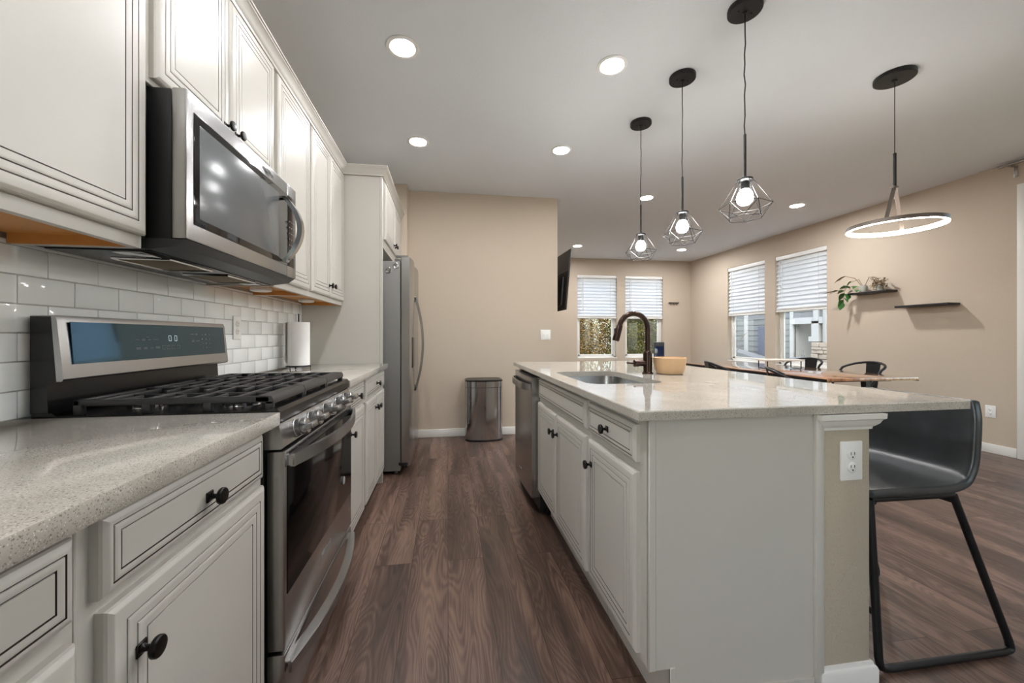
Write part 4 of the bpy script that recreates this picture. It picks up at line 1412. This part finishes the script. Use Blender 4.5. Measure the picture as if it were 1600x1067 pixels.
def leafshape(b, c, d, up, l, w):
    d = Vector(d).normalized(); up = Vector(up); s_ = d.cross(up)
    s_ = s_.normalized() if s_.length > 1e-4 else d.orthogonal().normalized()
    nrm = s_.cross(d)
    c = Vector(c); prev = None
    for i in range(7):
        t_ = i / 6
        ww = w * sin(pi * (t_ ** .75)) * .5
        p = c + d * (l * t_) - nrm * (.18 * l * t_ * t_)
        cur = (b._v(p + s_ * ww + nrm * ww * .25), b._v(p), b._v(p - s_ * ww + nrm * ww * .25))
        if prev:
            b._f([prev[0], cur[0], cur[1], prev[1]]); b._f([prev[1], cur[1], cur[2], prev[2]])
        prev = cur
pl = thing('trailing_plant', 'green trailing plant in a small glass jar on the black shelf', 'plant', (5.12, 4.18, 1.672))
b = MB(); b.lathe([(0, 0), (.034, 0), (.040, .006), (.042, .07), (.034, .085), (.034, .090), (.030, .090), (.037, .07), (.035, .01), (0, .008)], (5.12, 4.16, 1.6722), n=28); b.build('jar', 'pot', pl)
b = MB()
stems = [[(5.12, 4.16, 1.74), (5.10, 4.20, 1.84), (5.06, 4.30, 1.80), (5.05, 4.34, 1.70), (5.05, 4.35, 1.56)],
         [(5.12, 4.17, 1.74), (5.09, 4.24, 1.86), (5.06, 4.34, 1.90), (5.04, 4.40, 1.85)],
         [(5.12, 4.16, 1.74), (5.08, 4.26, 1.76), (5.05, 4.40, 1.73), (5.04, 4.53, 1.69)],
         [(5.12, 4.15, 1.74), (5.10, 4.08, 1.85), (5.10, 4.00, 1.84), (5.11, 3.96, 1.78)]]
for st in stems:
    b.tube(st, [.004, .0038, .0034, .0028] + [.002] * (len(st) - 4), 6)
b.build('stem', 'dry_leaf', pl)
b = MB()
for c, d, l, w in (((5.05, 4.34, 1.72), (-.2, .9, -.35), .085, .055), ((5.05, 4.33, 1.68), (-.3, .5, -.7), .115, .085), ((5.05, 4.31, 1.67), (-.3, -.5, -.6), .105, .08),
                   ((5.05, 4.35, 1.60), (-.2, .5, -.9), .105, .07), ((5.05, 4.34, 1.62), (-.3, -.8, -.5), .10, .055), ((5.05, 4.36, 1.57), (-.1, .3, -1), .11, .075),
                   ((5.06, 4.27, 1.73), (-.3, .2, .3), .09, .06), ((5.05, 4.30, 1.76), (-.2, .8, -.1), .09, .06), ((5.08, 4.22, 1.76), (-.5, -.2, -.2), .08, .055),
                   ((5.07, 4.20, 1.71), (-.6, -.5, -.2), .09, .05), ((5.05, 4.41, 1.72), (-.1, .9, .15), .07, .04), ((5.08, 4.27, 1.83), (-.4, .4, -.6), .09, .05), ((5.06, 4.24, 1.70), (-.5, .3, -.3), .08, .06)):
    leafshape(b, c, d, (0.3, 0, 1), l, w)
b.build('leaves', 'leaf', pl, normals=False)
b = MB()
for c, d, l, w in (((5.05, 4.32, 1.90), (-.1, 1, -.35), .15, .030), ((5.04, 4.44, 1.715), (0, 1, .05), .16, .028), ((5.10, 4.05, 1.85), (0, -1, -.25), .12, .03)):
    leafshape(b, c, d, (0.3, 0, 1), l, w)
b.build('dry_leaves', 'dry_leaf', pl, normals=False)
dp = thing('dried_vine', 'dry brown tangled vine in a glass jar lying on the black shelf', 'plant', (5.11, 3.98, 1.672))
b = MB(); b.lathe([(0, 0), (.030, 0), (.036, .006), (.038, .05), (.030, .062), (.027, .062), (.033, .048), (.031, .01), (0, .008)], (5.11, 3.97, 1.6722), n=24); b.build('jar', 'pot', dp)
b = MB(); rv = random.Random(9)
for k in range(16):
    a0 = rv.uniform(0, 6.28); cx_, cy_, cz_ = 5.10 + rv.uniform(-.03, .02), 3.965 + rv.uniform(-.06, .06), 1.755 + rv.uniform(-.025, .035)
    rr2, r3 = rv.uniform(.04, .085), rv.uniform(.025, .055)
    b.tube([(cx_ + .03 * sin(a0 + j), cy_ + rr2 * cos(a0 + j * .55), max(1.680, cz_ + r3 * sin(a0 + j * .55))) for j in range(9)], .0032, 5)
b.build('vines', 'dry_leaf', dp)
b = MB()
for k in range(22):
    leafshape(b, (5.10 + rv.uniform(-.04, .03), 3.965 + rv.uniform(-.09, .09), 1.76 + rv.uniform(-.05, .07)), (rv.uniform(-1, .2), rv.uniform(-1, 1), rv.uniform(-.5, .6)), (0, 0, 1), rv.uniform(.04, .07), rv.uniform(.015, .03))
b.build('dry_leaves', 'dry_leaf', dp, normals=False)

# curtain track above the sliding door
ct = thing('curtain_rod', 'silver curtain rod with wall bracket near the ceiling above the sliding door', 'curtain rod', (XR - .08, 2.0, 2.70))
b = MB(); b.box(XR - .095, XR - .065, .80, 2.96, 2.700, 2.722, .004); b.build('track', 'steel', ct)
for y in (2.88, 1.9, .95):
    b = MB(); b.box(XR - .085, XR - .0005, y - .012, y + .012, 2.690, 2.700, .002).box(XR - .012, XR - .0005, y - .012, y + .012, 2.60, 2.700, .002); b.build('bracket', 'steel', ct)

# ------------------------------------------------------------------ dining table, chairs, riser
tx0, tx1, ty0, ty1, tz = 3.24, 4.19, 2.93, 5.05, .76
tb = thing('dining_table', 'long plank top dining table with black metal legs beyond the island', 'table', ((tx0 + tx1) / 2, (ty0 + ty1) / 2, 0))
b = MB(); b.box(tx0, tx1, ty0, ty1, tz - .026, tz, .004); b.build('tabletop', 'table', tb)
b = MB()
b.box(tx0 - .002, tx0 + .004, ty0 + .002, ty1 - .002, tz - .032, tz - .006).box(tx1 - .004, tx1 + .002, ty0 + .002, ty1 - .002, tz - .032, tz - .006)
b.box(tx0 + .03, tx1 - .03, ty0 + .20, ty1 - .20, tz - .058, tz - .027)
b.build('metal_frame', 'black_metal', tb)
for y in (ty0 + .38, ty1 - .38):
    for x, x2 in ((tx0 + .10, tx0 + .02), (tx1 - .10, tx1 - .02)):
        b = MB(); b.strip([(x, y, tz - .05), (x2, y, 0.002)], (1, 0, 0), .05, (0, 1, 0), .05); b.build('leg', 'black_metal', tb)

def dining_chair(loc, rot, label):
    t = thing('dining_chair', label, 'chair', (0, 0, 0), 'black metal chairs at the dining table')
    b = MB()   # pressed seat
    n = 6; rings_ = []
    for (g, z) in ((0, .440), (0, .452), (.012, .458), (.10, .452)):
        w, dpt, r = .40 - 2 * g, .38 - 2 * g, max(.07 - g * .5, .02)
        rings_.append([b._v((x, y, z)) for x, y in rrect(w, dpt, r, n)])
    b.loft(rings_); b.build('seat', 'black_metal', t)
    b = MB()
    pts = [(-.185, .13, .455), (-.215, .06, .60), (-.225, -.02, .72)]
    for i in range(15):
        a = pi + pi * i / 14
        zz = .775 + .070 * sin(pi * i / 14)
        pts.append((.222 * cos(a), -.06 + .145 * sin(a), zz))
    pts += [(.225, -.02, .72), (.215, .06, .60), (.185, .13, .455)]
    b.tube(pts, .0125, 10); b.build('back_hoop', 'black_metal', t)
    b = MB()
    rr2 = []
    for i in range(7):
        s_ = i / 6; z = .452 + (.842 - .452) * s_; y = -.165 - .040 * s_; w = .060 + .018 * s_
        rr2.append([b._v((-w, y + .006, z)), b._v((w, y + .006, z)), b._v((w, y, z)), b._v((-w, y, z))])
    b.loft(rr2); b.build('back_splat', 'black_metal', t)
    for sx in (-1, 1):
        for sy_ in (-1, 1):
            b = MB(); b.strip([(sx * .165, sy_ * .155, .445), (sx * .215, sy_ * .215, .0)], (1, 0, 0), .030, (0, 1, 0), .022); b.build('leg', 'black_metal', t)
    b = MB()
    b.strip([(-.19, -.185, .24), (.19, .185, .24)], (1, 0, 0), .012, (0, 1, 0), .012).strip([(.19, -.185, .235), (-.19, .185, .235)], (1, 0, 0), .012, (0, 1, 0), .012)
    b.build('cross_brace', 'black_metal', t)
    t.location = loc; t.rotation_euler = (0, 0, rot)
    for c in t.children:
        c.matrix_parent_inverse = Matrix()
    return t
dining_chair((2.99, 3.00, 0), radians(-128), 'black metal chair at the island side of the table, the nearer one')
dining_chair((3.02, 3.88, 0), radians(-110), 'black metal chair at the island side of the table near the far end')
dining_chair((4.40, 4.36, 0), radians(90 + 4), 'black metal chair on the wall side in front of the side window')
dining_chair((4.38, 3.64, 0), radians(90 - 6), 'black metal chair on the wall side nearest the camera, against the beige wall')
rs_ = thing('table_riser', 'small pale riser tray on black wire legs on the dining table', 'riser', (3.72, 4.0, tz))
Tr = Matrix.Translation((3.74, 3.95, tz + .0005)) @ Matrix.Rotation(radians(-12), 4, 'Z')
b = MB(); b.T = Tr; b.box(-.21, .21, -.10, .10, .088, .106, .004); b.build('tray', 'rug', rs_)
b = MB(); b.T = Tr
for x in (-.18, .18):
    b.strip([(x, -.085, .088), (x, -.085, .004), (x, .085, .004), (x, .085, .088)], (1, 0, 0), .009, (0, .7, .7), .009)
b.build('wire_legs', 'black_metal', rs_)

# ------------------------------------------------------------------ bar stool
st = thing('bar_stool', 'black leather bar stool with sled base tucked under the island overhang', 'stool', (1.74, 1.31, 0))
b = MB()
# shell: section along x (from the front lip back and up), swept across y with raised edges
sec = [(1.405, .592), (1.43, .600), (1.52, .596), (1.62, .590), (1.72, .588), (1.79, .592), (1.835, .606), (1.862, .632), (1.877, .668), (1.884, .72), (1.888, .78), (1.892, .84), (1.896, .897)]
ny = 16
SYC, SYH = 1.335, .205
grid = []
for j in range(ny + 1):
    v = -1 + 2 * j / ny
    rowp = []
    for i, (x, z) in enumerate(sec):
        e = abs(v) ** 5
        s_ = i / (len(sec) - 1)
        half = SYH - (.035 * (1 - s_ / .10) ** 2 if s_ < .10 else 0) - (.012 * ((s_ - .9) / .1) ** 2 if s_ > .9 else 0)
        up = .007 * e * (1 if .1 < s_ < .62 else 0.3)
        fwd = -.016 * e * (1 if s_ > .5 else 0)
        dip = .012 * (1 - v * v) * (1 if .35 < s_ < .75 else .4)
        rowp.append(Vector((x + fwd + dip * (s_ > .5), SYC + v * half, z - .013 * (1 - s_) + up - dip * .6 * (s_ <= .6))))
    grid.append(rowp)
vs_ = [[b._v(p) for p in r] for r in grid]
for j in range(ny):
    for i in range(len(sec) - 1):
        b._f([vs_[j][i], vs_[j][i + 1], vs_[j + 1][i + 1], vs_[j + 1][i]])
shell = b.build('seat_shell', 'leather', st, ang=80)
md1 = shell.modifiers.new('thickness', 'SOLIDIFY'); md1.thickness = .032; md1.offset = 0
md3 = shell.modifiers.new('round', 'BEVEL'); md3.width = .011; md3.segments = 3; md3.limit_method = 'ANGLE'; md3.angle_limit = radians(50)
md2 = shell.modifiers.new('smooth', 'SUBSURF'); md2.levels = 1; md2.render_levels = 2
b = MB()
b.tube([grid[j][7] + Vector((-.0125, 0, .0125)) for j in range(1, ny)], .0020, 6); b.build('seam', 'leather', shell)
for y in (1.110, 1.548):
    yi = 1.150 if y < 1.3 else 1.515
    b = MB()
    top_f, top_r = Vector((1.440, yi, .566)), Vector((1.790, yi, .562))
    ft_f, ft_r = Vector((1.428, y, .0130)), Vector((1.985, y, .0130))
    def rnd_corner(p, a, c, r=.04):
        d0, d1 = (a - p).normalized(), (c - p).normalized()
        return [p + d0 * r, p + d0 * r * .45 + d1 * r * .08, p + (d0 + d1) * r * .2, p + d1 * r * .45 + d0 * r * .08, p + d1 * r]
    path = [top_f] + rnd_corner(ft_f, top_f, ft_r) + rnd_corner(ft_r, ft_f, top_r) + [top_r]
    b.tube(path, .0122, 10)
    b.tube([top_f, top_r], .0110, 10)
    b.build('sled_leg', 'black_metal', st)
b = MB()
b.tube([(1.434, 1.128, .19), (1.434, 1.530, .19)], .0110, 10)
b.build('footrest', 'black_metal', st)
b = MB()
for x, z in ((1.46, .556), (1.800, .538)):
    b.tube([(x, 1.150, z), (x, 1.515, z)], .0105, 10)
b.build('seat_support', 'black_metal', st)

# room lights are above, along with lamps and windows added out of view as fill
